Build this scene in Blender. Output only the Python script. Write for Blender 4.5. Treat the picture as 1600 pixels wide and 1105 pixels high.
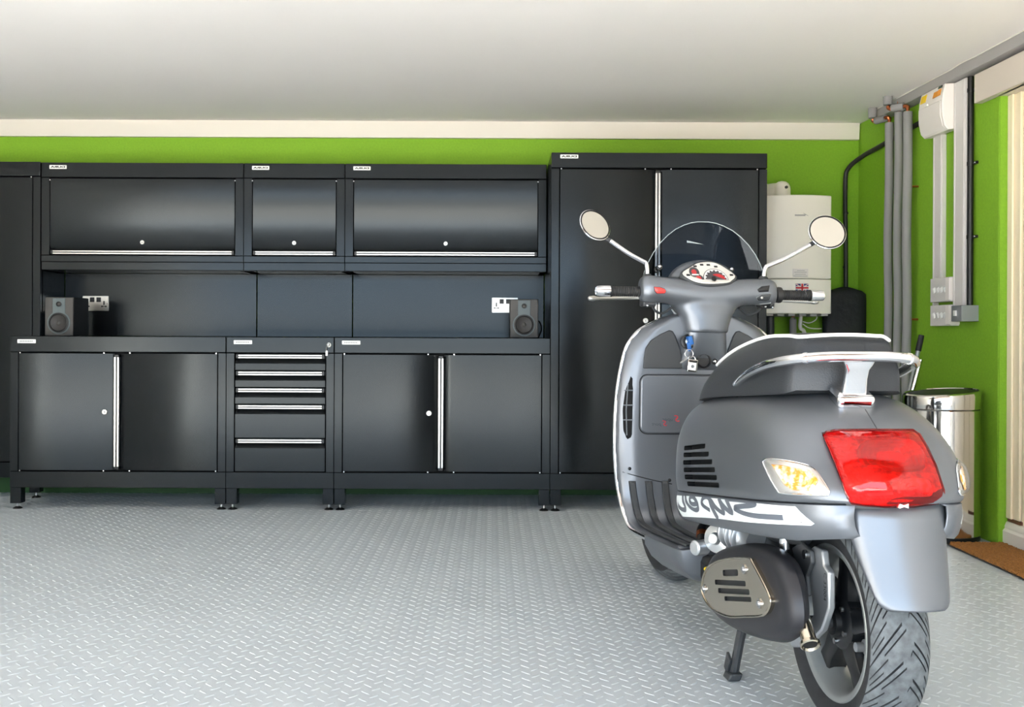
import bpy, bmesh, math, random
from mathutils import Vector, Matrix
from mathutils.bvhtree import BVHTree

for o in list(bpy.data.objects):
    bpy.data.objects.remove(o, do_unlink=True)
SC = bpy.context.scene
COL = SC.collection
PI = math.pi
random.seed(4)

# ------------------------------------------------------------------ camera
EYE = 0.86
FPX = 1558.0                       # focal length in pixels of the 1600 x 1105 frame
CXP, CYP = 770.0, 525.0
cd = bpy.data.cameras.new('camera')
cam = bpy.data.objects.new('camera', cd)
COL.objects.link(cam)
cd.sensor_width = 36.0
cd.lens = FPX / 1600.0 * 36.0
cd.shift_x = (800.0 - CXP) / 1600.0
cd.shift_y = (CYP - 552.5) / 1600.0
cd.clip_start = 0.05
ROLL = math.radians(0.25)
cam.matrix_world = Matrix.Translation((0, 0, EYE)) @ Matrix.Rotation(PI / 2, 4, 'X') @ Matrix.Rotation(ROLL, 4, 'Z')
SC.camera = cam

# ------------------------------------------------------------------ daylight
wd = bpy.data.worlds.new('sky')
SC.world = wd
wd.use_nodes = True
bg = wd.node_tree.nodes['Background']
bg.inputs[0].default_value = (0.66, 0.83, 1.0, 1)
bg.inputs[1].default_value = 2.6
# the open up-and-over door behind the camera lets the daylight in (light portal: adds no light of its own)
pl = bpy.data.lights.new('garage_door_portal', 'AREA')
pl.shape = 'RECTANGLE'
pl.size, pl.size_y = 5.4, 1.98
pl.cycles.is_portal = True
po = bpy.data.objects.new('garage_door_portal', pl)
COL.objects.link(po)
po.location = (-0.87, -0.9, 1.0)
po.rotation_euler = (PI / 2, 0, 0)
# high sun on the drive outside: it falls on the paving and on the first metre of floor behind the camera
sl = bpy.data.lights.new('sun', 'SUN')
sl.energy = 38.0
sl.color = (1.0, .965, .92)
sl.angle = math.radians(.6)
so = bpy.data.objects.new('sun', sl)
COL.objects.link(so)
so.location = (-3, -6, 9)
so.rotation_euler = (math.radians(46), 0, math.radians(38))

vs = SC.view_settings
vs.view_transform = 'Standard'
vs.look = 'None'
vs.gamma = 1.0
vs.exposure = 1.36
vs.use_curve_mapping = False
SC.cycles.max_bounces = 10
SC.cycles.diffuse_bounces = 6
SC.cycles.transparent_max_bounces = 12
SC.cycles.use_denoising = True
SC.cycles.caustics_reflective = False
SC.cycles.caustics_refractive = False

# ------------------------------------------------------------------ materials
def lin(c):
    r = []
    for x in c[:3]:
        x /= 255.0
        r.append(x / 12.92 if x <= .04045 else ((x + .055) / 1.055) ** 2.4)
    return (r[0], r[1], r[2], 1)

MATS = {}
def mat(name, rgb, rough=.5, metal=0.0, spec=.5, coat=0.0, bump=None, vary=None, rvary=None, lin_rgb=None):
    """rgb in 0-255 sRGB; bump=(scale, strength); vary=(scale, amount)"""
    m = bpy.data.materials.new(name)
    m.use_nodes = True
    nt = m.node_tree
    b = nt.nodes['Principled BSDF']
    c = lin(rgb) if lin_rgb is None else (*lin_rgb, 1)
    b.inputs['Base Color'].default_value = c
    b.inputs['Roughness'].default_value = rough
    b.inputs['Metallic'].default_value = metal
    b.inputs['Specular IOR Level'].default_value = spec
    b.inputs['Coat Weight'].default_value = coat
    b.inputs['Coat Roughness'].default_value = .05
    tc = None
    if bump or vary or rvary:
        tc = nt.nodes.new('ShaderNodeTexCoord')
    if bump:
        n = nt.nodes.new('ShaderNodeTexNoise')
        n.inputs['Scale'].default_value = bump[0]
        n.inputs['Detail'].default_value = 3 if bump[0] > 10 else 0
        nt.links.new(tc.outputs['Object'], n.inputs['Vector'])
        bp = nt.nodes.new('ShaderNodeBump')
        bp.inputs['Strength'].default_value = bump[1]
        bp.inputs['Distance'].default_value = bump[2] if len(bump) > 2 else .01
        nt.links.new(n.outputs['Fac'], bp.inputs['Height'])
        nt.links.new(bp.outputs['Normal'], b.inputs['Normal'])
    if vary:
        n = nt.nodes.new('ShaderNodeTexNoise')
        n.inputs['Scale'].default_value = vary[0]
        n.inputs['Detail'].default_value = 4
        nt.links.new(tc.outputs['Object'], n.inputs['Vector'])
        rp = nt.nodes.new('ShaderNodeValToRGB')
        a = vary[1]
        rp.color_ramp.elements[0].position = .3
        rp.color_ramp.elements[1].position = .7
        rp.color_ramp.elements[0].color = (c[0] * (1 - a), c[1] * (1 - a), c[2] * (1 - a), 1)
        rp.color_ramp.elements[1].color = (min(1, c[0] * (1 + a)), min(1, c[1] * (1 + a)), min(1, c[2] * (1 + a)), 1)
        nt.links.new(n.outputs['Fac'], rp.inputs['Fac'])
        nt.links.new(rp.outputs['Color'], b.inputs['Base Color'])
    if rvary:
        n = nt.nodes.new('ShaderNodeTexNoise')
        n.inputs['Scale'].default_value = rvary[0]
        nt.links.new(tc.outputs['Object'], n.inputs['Vector'])
        mr = nt.nodes.new('ShaderNodeMapRange')
        mr.inputs['To Min'].default_value = rough - rvary[1]
        mr.inputs['To Max'].default_value = rough + rvary[1]
        nt.links.new(n.outputs['Fac'], mr.inputs['Value'])
        nt.links.new(mr.outputs['Result'], b.inputs['Roughness'])
    MATS[name] = m
    return m

def clear_mat(name, tint, refl=.06, rough=.02):
    """thin tinted see-through sheet: straight transmission plus a fresnel gloss"""
    m = bpy.data.materials.new(name)
    m.use_nodes = True
    nt = m.node_tree
    nt.nodes.remove(nt.nodes['Principled BSDF'])
    out = nt.nodes['Material Output']
    t = nt.nodes.new('ShaderNodeBsdfTransparent')
    t.inputs[0].default_value = (*tint, 1)
    g = nt.nodes.new('ShaderNodeBsdfGlossy')
    g.inputs['Roughness'].default_value = rough
    fr = nt.nodes.new('ShaderNodeLayerWeight')
    fr.inputs['Blend'].default_value = .25
    mr = nt.nodes.new('ShaderNodeMapRange')
    mr.inputs['To Min'].default_value = refl
    mr.inputs['To Max'].default_value = min(1, refl * 9 + .1)
    nt.links.new(fr.outputs['Fresnel'], mr.inputs['Value'])
    mx = nt.nodes.new('ShaderNodeMixShader')
    nt.links.new(mr.outputs['Result'], mx.inputs[0])
    nt.links.new(t.outputs[0], mx.inputs[1])
    nt.links.new(g.outputs[0], mx.inputs[2])
    nt.links.new(mx.outputs[0], out.inputs[0])
    MATS[name] = m
    return m

M_cab = mat('satin_black_steel', (0, 0, 0), .2, 0, spec=.31, lin_rgb=(.007, .0075, .008), bump=(2.0, .03, .01), rvary=(2, .05))
M_cab.node_tree.nodes['Principled BSDF'].inputs['Specular Tint'].default_value = (.84, .94, 1.0, 1)
M_cabin = mat('cabinet_inside_black', (10, 10, 11), .6, spec=.15)
M_alu = mat('brushed_aluminium', (190, 188, 183), .3, 1.0)
M_chrome = mat('chrome', (235, 236, 240), .04, 1.0)
M_steel = mat('polished_steel', (215, 213, 210), .09, 1.0, bump=(6, .05, .01))
M_zinc = mat('zinc_screw', (200, 200, 200), .25, 1.0)
M_black = mat('black_plastic', (14, 14, 15), .42)
M_white_badge = mat('white_badge', (232, 232, 228), .4)
M_badge_ink = mat('badge_ink', (40, 40, 42), .5)
M_badge_grey = mat('badge_grey_ink', (105, 107, 110), .5)
M_green = mat('green_wall_paint', (124, 172, 34), .75, bump=(260, .35, .004), vary=(90, .06))
M_green_dark = mat('dark_green_strip', (20, 70, 14), .6)
M_ceil = mat('ceiling_paint', (240, 236, 233), .8, bump=(60, .06, .004), vary=(1.2, .02))
M_trim = mat('cream_cornice_paint', (220, 215, 205), .5)
M_cream = mat('cream_door_paint', (240, 225, 195), .45)
M_header = mat('grey_cream_board', (206, 196, 184), .5)
M_skirt = mat('white_skirting_paint', (235, 230, 220), .4)
M_brown = mat('bare_brown_wood', (96, 52, 38), .6)
M_hedge = mat('added_dark_hedge', (38, 48, 30), .9, bump=(12, 1.0, .1))
M_roof = mat('dark_roof', (62, 54, 50), .8)
M_updoor = mat('added_brown_door', (112, 94, 80), .6, vary=(4, .15))
M_render = mat('pale_render', (238, 240, 242), .9)
M_outwall = mat('outer_wall_paint', (226, 222, 214), .85)
M_drive = mat('driveway_paving', (168, 160, 150), .9, vary=(3, .12))
M_floor = mat('grey_floor_tile', (192, 199, 204), .38, bump=(400, .1, .002), vary=(1.3, .05), rvary=(4, .08))
M_bar = mat('grey_tread_bar', (198, 205, 210), .36)
M_spk = mat('speaker_grey_brown', (66, 64, 61), .5)
M_spk_plate = mat('speaker_plate', (78, 90, 92), .4)
M_spk_black = mat('speaker_rubber', (20, 21, 22), .5)
M_cone = mat('speaker_cone', (26, 23, 21), .5)
M_boiler = mat('boiler_white_enamel', (242, 236, 224), .32)
M_plastic = mat('white_plastic', (228, 222, 217), .38)
M_plastic2 = mat('grey_white_plastic', (212, 208, 205), .42)
M_trunk_grey = mat('grey_trunking', (160, 157, 155), .5)
M_foam = mat('grey_pipe_insulation', (140, 139, 139), .85, bump=(90, .3, .004))
M_copper = mat('copper', (190, 110, 70), .3, 1.0)
M_cable = mat('black_cable', (34, 32, 33), .5)
M_cover = mat('black_fabric_cover', (18, 19, 24), .7, bump=(30, .3, .01))
M_box = mat('grey_metal_box', (140, 143, 146), .4, .3)
M_yellow = mat('yellow_label', (232, 196, 20), .5)
M_orange = mat('orange_label', (226, 150, 50), .5)
M_darkgreen = mat('dark_label', (60, 75, 60), .5)
M_red = mat('flag_red', (200, 25, 40), .5)
M_navy = mat('flag_blue', (30, 40, 110), .5)
M_coir = mat('coir', (178, 120, 58), .95, bump=(220, 1.0, .01), vary=(120, .3))
M_rubber_edge = mat('mat_rubber_edge', (62, 56, 52), .8)
# scooter
M_body = mat('matt_titanium_paint', (0, 0, 0), .34, .62, lin_rgb=(.165, .177, .197), rvary=(2, .03))
M_inner = mat('grey_inner_plastic', (92, 97, 102), .45)
M_darkpl = mat('dark_grey_plastic', (52, 54, 56), .5)
M_seat = mat('seat_leatherette', (44, 47, 51), .5, bump=(300, .25, .002))
M_piping = mat('white_piping', (245, 245, 243), .4)
M_tread = mat('dusty_tread', (98, 102, 104), .8, vary=(60, .3), bump=(150, .3, .002))
M_rubber = mat('tyre_rubber', (44, 45, 47), .68, vary=(30, .25), bump=(150, .2, .002))
M_rim = mat('grey_rim_paint', (150, 153, 152), .35, .4)
M_spoke = mat('black_rim_paint', (24, 25, 27), .32)
M_cast = mat('cast_aluminium', (200, 203, 206), .3, .75, bump=(40, .1, .004))
M_muffler = mat('muffler_black', (46, 46, 50), .42, .3)
M_shield = mat('nickel_shield', (200, 190, 172), .14, 1.0)
M_grip = mat('rubber_grip', (26, 26, 27), .6)
M_sticker = mat('white_sticker', (232, 238, 238), .35)
M_script = mat('sticker_lettering', (98, 103, 112), .4)
M_redbtn = mat('red_switch', (226, 60, 55), .35)
M_dash = mat('silver_dash', (212, 209, 202), .3, .25)
M_dial = mat('dial_face', (66, 64, 66), .4)
M_dialred = mat('dial_red', (178, 40, 45), .4)
M_blue = mat('blue_key', (30, 95, 165), .4)
M_mirror = mat('mirror_glass', (222, 218, 208), .01, 1.0)
M_reflector = mat('lamp_reflector', (236, 234, 232), .22, .75)
M_amber = mat('amber_bulb', (240, 180, 80), .3, 0, vary=(70, .3))
_r = [n for n in M_amber.node_tree.nodes if n.type == 'VALTORGB'][0].color_ramp
_r.elements[0].position, _r.elements[1].position = .42, .58
_r.elements[0].color = lin((250, 238, 222))
_r.elements[1].color = lin((238, 165, 48))
M_redin = mat('red_lamp_inner', (226, 140, 112), .3, 0, vary=(90, .45), bump=(160, .5, .004))
M_smoke = clear_mat('smoked_screen', (.24, .27, .32), .012, .02)
M_clearlens = clear_mat('clear_lens', (.97, .97, .97), .05, .03)
M_redlens = clear_mat('red_lens', (.90, .055, .035), .045, .03)
M_screenedge = mat('screen_edge', (150, 158, 160), .2)
M_text_red = mat('red_lettering', (200, 50, 60), .4)
M_text_grey = mat('dark_lettering', (70, 78, 84), .4)

# ------------------------------------------------------------------ mesh helpers
def V(*a):
    return Vector(a)

class MB:
    def __init__(s):
        s.v, s.f, s.m = [], [], []
        s.mi = 0
    def add(s, vs, fs):
        k = len(s.v)
        s.v += [tuple(p) for p in vs]
        for f in fs:
            s.f.append(tuple(i + k for i in f))
            s.m.append(s.mi)
        return s
    def box(s, x0, x1, y0, y1, z0, z1):
        return s.add([(x0, y0, z0), (x1, y0, z0), (x1, y1, z0), (x0, y1, z0), (x0, y0, z1), (x1, y0, z1), (x1, y1, z1), (x0, y1, z1)],
                     [(0, 3, 2, 1), (4, 5, 6, 7), (0, 1, 5, 4), (1, 2, 6, 5), (2, 3, 7, 6), (3, 0, 4, 7)])
    def obox(s, c, ax, ay, az):
        c, ax, ay, az = Vector(c), Vector(ax), Vector(ay), Vector(az)
        p = [c + ax * i + ay * j + az * k for k in (-1, 1) for i, j in ((-1, -1), (1, -1), (1, 1), (-1, 1))]
        return s.add(p, [(0, 3, 2, 1), (4, 5, 6, 7), (0, 1, 5, 4), (1, 2, 6, 5), (2, 3, 7, 6), (3, 0, 4, 7)])
    def prism(s, poly, vec):
        vec = Vector(vec)
        n = len(poly)
        a = [Vector(p) for p in poly]
        b = [p + vec for p in a]
        return s.add(a + b, [tuple(reversed(range(n))), tuple(range(n, 2 * n))] + [(i, (i + 1) % n, n + (i + 1) % n, n + i) for i in range(n)])
    def loft(s, rings, closed=True, cap0=False, cap1=False):
        n = len(rings[0])
        vs = [p for r in rings for p in r]
        fs = []
        for i in range(len(rings) - 1):
            for j in range(n if closed else n - 1):
                a, b = i * n + j, i * n + (j + 1) % n
                fs.append((a, b, b + n, a + n))
        if cap0:
            fs.append(tuple(reversed(range(n))))
        if cap1:
            fs.append(tuple(range((len(rings) - 1) * n, len(rings) * n)))
        return s.add(vs, fs)
    def ring(s, c, ax, r, n, ph=0):
        ax = Vector(ax).normalized()
        t = Vector((0, 0, 1)) if abs(ax.z) < .9 else Vector((1, 0, 0))
        e1 = ax.cross(t).normalized()
        e2 = ax.cross(e1)
        return [Vector(c) + (e1 * math.cos(2 * PI * k / n + ph) + e2 * math.sin(2 * PI * k / n + ph)) * r for k in range(n)]
    def cyl(s, p0, p1, r0, r1=None, n=16, caps=True):
        r1 = r0 if r1 is None else r1
        p0, p1 = Vector(p0), Vector(p1)
        ax = p1 - p0
        return s.loft([s.ring(p0, ax, r0, n), s.ring(p1, ax, r1, n)], True, caps, caps)
    def lathe(s, prof, c, ax, n=24, cap0=True, cap1=True):
        """prof: (radius, distance along the axis)"""
        c, ax = Vector(c), Vector(ax).normalized()
        return s.loft([s.ring(c + ax * h, ax, max(r, 1e-4), n) for r, h in prof], True, cap0, cap1)
    def tube(s, pts, r, n=10, closed=False, caps=True):
        pts = [Vector(p) for p in pts]
        m = len(pts)
        rr = r if isinstance(r, (list, tuple)) else [r] * m
        def tan(i):
            if closed:
                return (pts[(i + 1) % m] - pts[i - 1]).normalized()
            return (pts[min(i + 1, m - 1)] - pts[max(i - 1, 0)]).normalized()
        t = tan(0)
        e = t.cross(Vector((0, 0, 1)) if abs(t.z) < .9 else Vector((1, 0, 0))).normalized()
        rings = []
        for i in range(m):
            t = tan(i)
            e = (e - t * e.dot(t)).normalized()
            g = t.cross(e)
            rings.append([pts[i] + (e * math.cos(2 * PI * k / n) + g * math.sin(2 * PI * k / n)) * rr[i] for k in range(n)])
        if closed:
            rings.append(rings[0])
        return s.loft(rings, True, caps and not closed, caps and not closed)
    def sphere(s, c, rx, ry, rz, n=16, m=10):
        c = Vector(c)
        rings = []
        for i in range(m + 1):
            a = PI * i / m
            rings.append([c + Vector((rx * max(math.sin(a), 1e-4) * math.cos(2 * PI * k / n), ry * max(math.sin(a), 1e-4) * math.sin(2 * PI * k / n), -rz * math.cos(a))) for k in range(n)])
        return s.loft(rings, True, True, True)
    def build(s, name, mats, parent=None, angle=35, bevel=0, bseg=2, fix=True, solid=0):
        me = bpy.data.meshes.new(name)
        o0 = ORG.get(parent.name, Vector((0, 0, 0))) if parent else Vector((0, 0, 0))
        me.from_pydata([tuple(Vector(p) - o0) for p in s.v], [], s.f)
        if not isinstance(mats, (list, tuple)):
            mats = [mats]
        for q in mats:
            me.materials.append(q)
        me.polygons.foreach_set('material_index', s.m)
        if fix:
            bm = bmesh.new()
            bm.from_mesh(me)
            bmesh.ops.remove_doubles(bm, verts=bm.verts, dist=1e-6)
            bmesh.ops.recalc_face_normals(bm, faces=bm.faces)
            bm.to_mesh(me)
            bm.free()
        me.polygons.foreach_set('use_smooth', [True] * len(me.polygons))
        me.set_sharp_from_angle(angle=math.radians(angle))
        me.update()
        ob = bpy.data.objects.new(name, me)
        COL.objects.link(ob)
        if parent:
            ob.parent = parent
            ORG[ob.name] = o0
        if solid:
            md = ob.modifiers.new('thickness', 'SOLIDIFY')
            md.thickness = solid
            md.offset = 0
        if bevel:
            md = ob.modifiers.new('bevel', 'BEVEL')
            md.width = bevel
            md.segments = bseg
            md.limit_method = 'ANGLE'
            md.angle_limit = math.radians(40)
        return ob

ORG = {}

def tag(o, label, cat, group=None):
    o['label'] = label
    o['category'] = cat
    if group:
        o['group'] = group
    return o

def thing(name, label, cat, loc=(0, 0, 0), group=None):
    o = bpy.data.objects.new(name, None)
    o.empty_display_size = .1
    COL.objects.link(o)
    o.location = loc
    ORG[o.name] = Vector(loc)
    return tag(o, label, cat, group)

def struct(o):
    o['kind'] = 'structure'
    return o

def cr(pts, n=8, closed=False):
    """Catmull-Rom through the points"""
    P = [Vector(p) for p in pts]
    m = len(P)
    out = []
    for i in range(m if closed else m - 1):
        p1, p2 = P[i], P[(i + 1) % m]
        p0 = P[i - 1] if (i > 0 or closed) else p1 * 2 - p2
        p3 = P[(i + 2) % m] if (i + 2 < m or closed) else p2 * 2 - p1
        for k in range(n):
            t = k / n
            out.append(.5 * ((2 * p1) + (p2 - p0) * t + (2 * p0 - 5 * p1 + 4 * p2 - p3) * t * t + (3 * p1 - p0 - 3 * p2 + p3) * t ** 3))
    if not closed:
        out.append(P[-1])
    return out

def lerp_table(tab, x):
    """tab rows (x, a, b, ...) sorted by x; smooth interpolation of each column"""
    if x <= tab[0][0]:
        return tab[0][1:]
    if x >= tab[-1][0]:
        return tab[-1][1:]
    for i in range(len(tab) - 1):
        if tab[i][0] <= x <= tab[i + 1][0]:
            a, b = tab[i], tab[i + 1]
            p = tab[i - 1] if i > 0 else a
            q = tab[i + 2] if i + 2 < len(tab) else b
            h = b[0] - a[0]
            t = (x - a[0]) / h
            r = []
            for k in range(1, len(a)):
                m0 = (b[k] - p[k]) / (b[0] - p[0]) * h if i > 0 else (b[k] - a[k])
                m1 = (q[k] - a[k]) / (q[0] - a[0]) * h if i + 2 < len(tab) else (b[k] - a[k])
                r.append((2 * t ** 3 - 3 * t * t + 1) * a[k] + (t ** 3 - 2 * t * t + t) * m0 + (-2 * t ** 3 + 3 * t * t) * b[k] + (t ** 3 - t * t) * m1)
            return tuple(r)

def rrect(x0, x1, y0, y1, r, n=5):
    """rounded rectangle, list of (x, y)"""
    out = []
    for cx, cy, a in ((x1 - r, y1 - r, 0), (x0 + r, y1 - r, PI / 2), (x0 + r, y0 + r, PI), (x1 - r, y0 + r, 3 * PI / 2)):
        for k in range(n + 1):
            t = a + PI / 2 * k / n
            out.append((cx + r * math.cos(t), cy + r * math.sin(t)))
    return out

def text_mb(body, size, place, shear=0.0, sx=1.0, bold=0.0):
    """lettering as mesh; place(x, y) -> 3D point. Mirrored lettering is made by a place() that flips x"""
    cu = bpy.data.curves.new('lettering', 'FONT')
    cu.body = body
    cu.size = size
    cu.shear = shear
    cu.align_x = 'CENTER'
    cu.align_y = 'CENTER'
    cu.resolution_u = 3
    cu.offset = bold
    ob = bpy.data.objects.new('lettering', cu)
    COL.objects.link(ob)
    bpy.context.view_layer.update()
    me = bpy.data.meshes.new_from_object(ob.evaluated_get(bpy.context.evaluated_depsgraph_get()))
    b = MB()
    b.add([place(v.co.x * sx, v.co.y) for v in me.vertices], [tuple(p.vertices) for p in me.polygons])
    bpy.data.objects.remove(ob, do_unlink=True)
    bpy.data.curves.remove(cu)
    return b

def bake(ob):
    """apply the modifiers of an object"""
    bpy.context.view_layer.update()
    me = bpy.data.meshes.new_from_object(ob.evaluated_get(bpy.context.evaluated_depsgraph_get()))
    old = ob.data
    ob.modifiers.clear()
    ob.data = me
    bpy.data.meshes.remove(old)
    return ob
# ================================================================== the room
YB = 5.60                       # back wall
XL = -3.7
ZC = 2.057
YF = -0.8                       # front of the garage, with the open door
def xw(y):                      # right wall, a little out of square
    return 2.049 + .04 * (5.6 - y)
YE = 4.155                      # right wall steps back here for the side door
XD = 2.168

floor = struct(MB().box(XL, 2.4, YF - .05, YB + .1, -.08, 0).build('floor', M_floor))
ceiling = struct(MB().box(XL - .1, 2.5, YF - .2, YB + .1, ZC, ZC + .12).build('ceiling', M_ceil))
struct(MB().box(XL - .1, 2.5, YB, YB + .12, -.05, ZC).build('wall_back', M_green))
b = MB()
b.prism([(xw(YB), YB, -.05), (xw(YE), YE, -.05), (2.5, YE, -.05), (2.5, YB, -.05)], (0, 0, ZC + .05))
wall_right = struct(b.build('wall_right', M_green, bevel=.004))
struct(MB().box(XD, 2.5, YF - .1, YE, -.05, ZC).build('wall_right_recess', M_outwall))
struct(MB().box(xw(YE) + .002, XD + .001, YE - .004, YE + .01, -.05, 1.868).build('wall_right_return', M_green))
struct(MB().box(XL - .12, XL, YF - .1, YB, -.05, ZC).build('wall_left', M_outwall))
b = MB()
b.box(XL - .1, -3.6, YF - .2, YF, -.05, ZC)
b.box(1.85, 2.5, YF - .2, YF, -.05, ZC)
b.box(-3.6, 1.85, YF - .2, YF, 1.99, ZC)
struct(b.build('wall_front', M_outwall))
struct(MB().box(-40, 40, -70, YF - .05, -.1, -.01).build('ground', M_drive))
# a low hedge added out of view, there to darken the cabinets' reflections
b = MB()
rg = []
for k in range(60):
    x = -15 + 28 * k / 59
    r_ = random.Random(k).uniform(-.06, .06)
    rg.append([(x, -13.6 + r_, 0), (x, -13.5 + r_, .6 + r_), (x, -13.9, .85 + r_), (x, -14.3 + r_, .6), (x, -14.3, 0)])
b.loft(rg, False)
struct(b.build('added_hedge', M_hedge))
# raised up-and-over door, added out of view for the cabinets to reflect
gd = struct(MB().box(-3.55, 1.8, -.70, 1.45, 1.93, 1.965).build('added_door_2', M_updoor, bevel=.004))
for k in range(10):
    MB().box(-3.50 + k * .53, -3.02 + k * .53, -.66, 1.41, 1.918, 1.931).build('added_door_board', M_updoor, gd, bevel=.004)
# cornice along the back wall
b = MB()
b.prism([(XL, YB, 1.966), (XL, YB - .028, 1.966), (XL, YB - .03, 1.985), (XL, YB - .034, 2.02), (XL, YB - .036, ZC), (XL, YB, ZC)], (xw(YB) - XL - .006, 0, 0))
struct(b.build('trim_1', M_trim))
# added board standing in for the dark green wall strip below the cabinets
struct(MB().box(XL, 1.34, 5.40, 5.43, 0, .13).build('wall_strip_back', M_green_dark))
# header board over the side door
yb0 = 4.29
b = MB()
b.prism([(xw(yb0) - .035, yb0, 1.868), (xw(yb0), yb0, 1.868), (xw(yb0), yb0, 1.992), (xw(yb0) - .035, yb0, 1.992)], (.04 * (yb0 - 2.6), 2.6 - yb0, 0))
b.box(xw(YE) - .012, XD, 2.6, YE - .002, 1.868, 1.90)
struct(b.build('trim_2', M_header, bevel=.002))
# side door: architrave, plinth block and door leaf
d = struct(MB().box(XD - .02, XD, 4.065, 4.15, .112, 1.868).build('door_1', M_cream, bevel=.003))
MB().box(XD - .03, XD - .02, 4.11, 4.15, .112, 1.868).build('architrave_moulding', M_cream, d, bevel=.003)
MB().box(XD - .022, XD, 4.05, 4.152, .098, .112).build('plinth_gap', M_brown, d)
MB().box(XD - .012, XD, 3.2, 4.06, .02, 1.86).build('door_leaf', M_cream, d, bevel=.003)
for z0, z1 in ((.25, .85), (1.0, 1.7)):
    MB().box(XD - .018, XD - .011, 3.32, 3.94, z0, z1).build('door_panel', M_cream, d, bevel=.005)
b = MB()
b.box(XD - .042, XD, 3.2, 4.153, 0, .06)
b.prism([(XD - .042, 3.2, .06), (XD - .034, 3.2, .07), (XD - .034, 3.2, .08), (XD - .026, 3.2, .098), (XD, 3.2, .098), (XD, 3.2, .06)], (0, .953, 0))
struct(b.build('baseboard_right', M_skirt, bevel=.002))

# ---- raised tread bars of the floor tiles
def bar_geo(L=.0165, W=.0034, T=.0012):
    return ([(-L, 0, 0), (-.55 * L, -W, 0), (.55 * L, -W, 0), (L, 0, 0), (.55 * L, W, 0), (-.55 * L, W, 0), (-.62 * L, 0, T), (.62 * L, 0, T)],
            [(0, 1, 6), (1, 2, 7, 6), (2, 3, 7), (3, 4, 7), (4, 5, 6, 7), (5, 0, 6)])
bv, bf = bar_geo()
P = .0488
cells = []
for i in range(int((2.1 - XL) / P) - 1):
    for j in range(int((YB - .4) / P)):
        x, y = XL + .03 + i * P, YB - .03 - j * P
        for k, (dx, dy) in enumerate(((0, 0), (P / 2, P / 2))):
            X, Y = x + dx, y + dy
            if X > xw(max(Y, YE)) - .02 or Y > YB - .03:
                continue
            cells.append((X, Y, -PI / 4 if k == 0 else PI / 4))
def shown(c):
    px = CXP + c[0] * FPX / c[1]
    py = CYP + EYE * FPX / c[1]
    return 0 < px < 1600 and py < 1105
near = sorted([c for c in cells if c[1] > 1.5 and shown(c) and not (.5 < c[0] < 1.05 and c[1] < 2.6)], key=lambda c: c[1])[:300]
nset = set(near)
bm_ = bpy.data.meshes.new('tread_bar')
bm_.from_pydata(bv, [], bf)
bm_.materials.append(M_bar)
for c in near:
    o = bpy.data.objects.new('tread_bar', bm_)
    COL.objects.link(o)
    o.location = (c[0], c[1], 0)
    o.rotation_euler = (0, 0, c[2])
    o.parent = floor
b = MB()
for c in cells:
    if c in nset:
        continue
    ca, sa = math.cos(c[2]), math.sin(c[2])
    b.add([(c[0] + ca * x - sa * y, c[1] + sa * x + ca * y, z) for x, y, z in bv], bf)
o = b.build('tread_bars', M_bar, floor, fix=False, angle=20)
o['kind'] = 'stuff'

# ================================================================== cabinets
Y0 = 4.89                      # front of base units
YW = 5.22                      # front of wall units
YS = 5.52                      # face of the back panels
MX = [-2.367, -1.307, -.777, .283, 1.343]   # module lines

def badge(parent, x, z, yf, w=.085, h=.019, txt='DURA', ink=None):
    o = MB()
    o.prism([(px, yf - .0015, pz) for px, pz in rrect(x, x + w, z - h / 2, z + h / 2, .003)], (0, .0025, 0))
    p = o.build('badge', M_white_badge, parent)
    cx = x + w / 2
    if txt:
        text_mb(txt, .017, lambda a, c: (cx - a * 1.62, yf - .0021, z + c * .72), bold=.0009).build('badge_lettering', M_badge_ink, p, fix=False)
    else:
        q = MB()
        for k in range(8):
            xx = x + .012 + k * .0082
            q.box(xx, xx + .005, yf - .0019, yf - .0014, z - .0028, z + .0028)
        q.build('badge_lettering', M_badge_grey, p)

def foot(parent, x, y, w=.053, zt=.107):
    f = MB().box(x - w / 2, x + w / 2, y, y + .05, .028, zt).build('foot', M_cab, parent, bevel=.002)
    MB().cyl((x, y + .025, .008), (x, y + .025, .03), .006, n=10).build('levelling_screw', M_zinc, f)
    MB().lathe([(.023, 0), (.021, .004), (.009, .011)], (x, y + .025, 0), (0, 0, 1), 14).build('levelling_pad', M_black, f)

def lock(parent, x, z, yf, r=.0135):
    l = MB().lathe([(r, .004), (r, -.002), (r * .85, -.004), (.35 * r, -.004), (.3 * r, -.002)], (x, yf, z), (0, 1, 0), 16).build('lock', M_alu, parent)
    MB().box(x - .0012, x + .0012, yf - .0046, yf - .002, z - .004, z + .004).build('keyhole', M_black, l)

def vhandle(parent, x, w, z0, z1, yf):
    h = w / 2
    b = MB()
    prof = [(-h, -.004), (-.2 * h, -.004), (-.2 * h, .006), (.25 * h, .006), (.25 * h, -.004), (h, -.004), (h, .022), (-h, .022)]
    b.prism([(x + a, yf + c, z0 + .012) for a, c in prof], (0, 0, z1 - z0 - .024))
    hd = b.build('handle', M_alu, parent, bevel=.001)
    MB().box(x - .2 * h, x + .25 * h, yf + .001, yf + .007, z0 + .012, z1 - .012).build('handle_groove', M_black, hd)
    for za, zb in ((z0, z0 + .012), (z1 - .012, z1)):
        MB().box(x - h * .9, x + h * .9, yf - .003, yf + .021, za, zb).build('handle_end', M_black, hd, bevel=.001)

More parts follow.
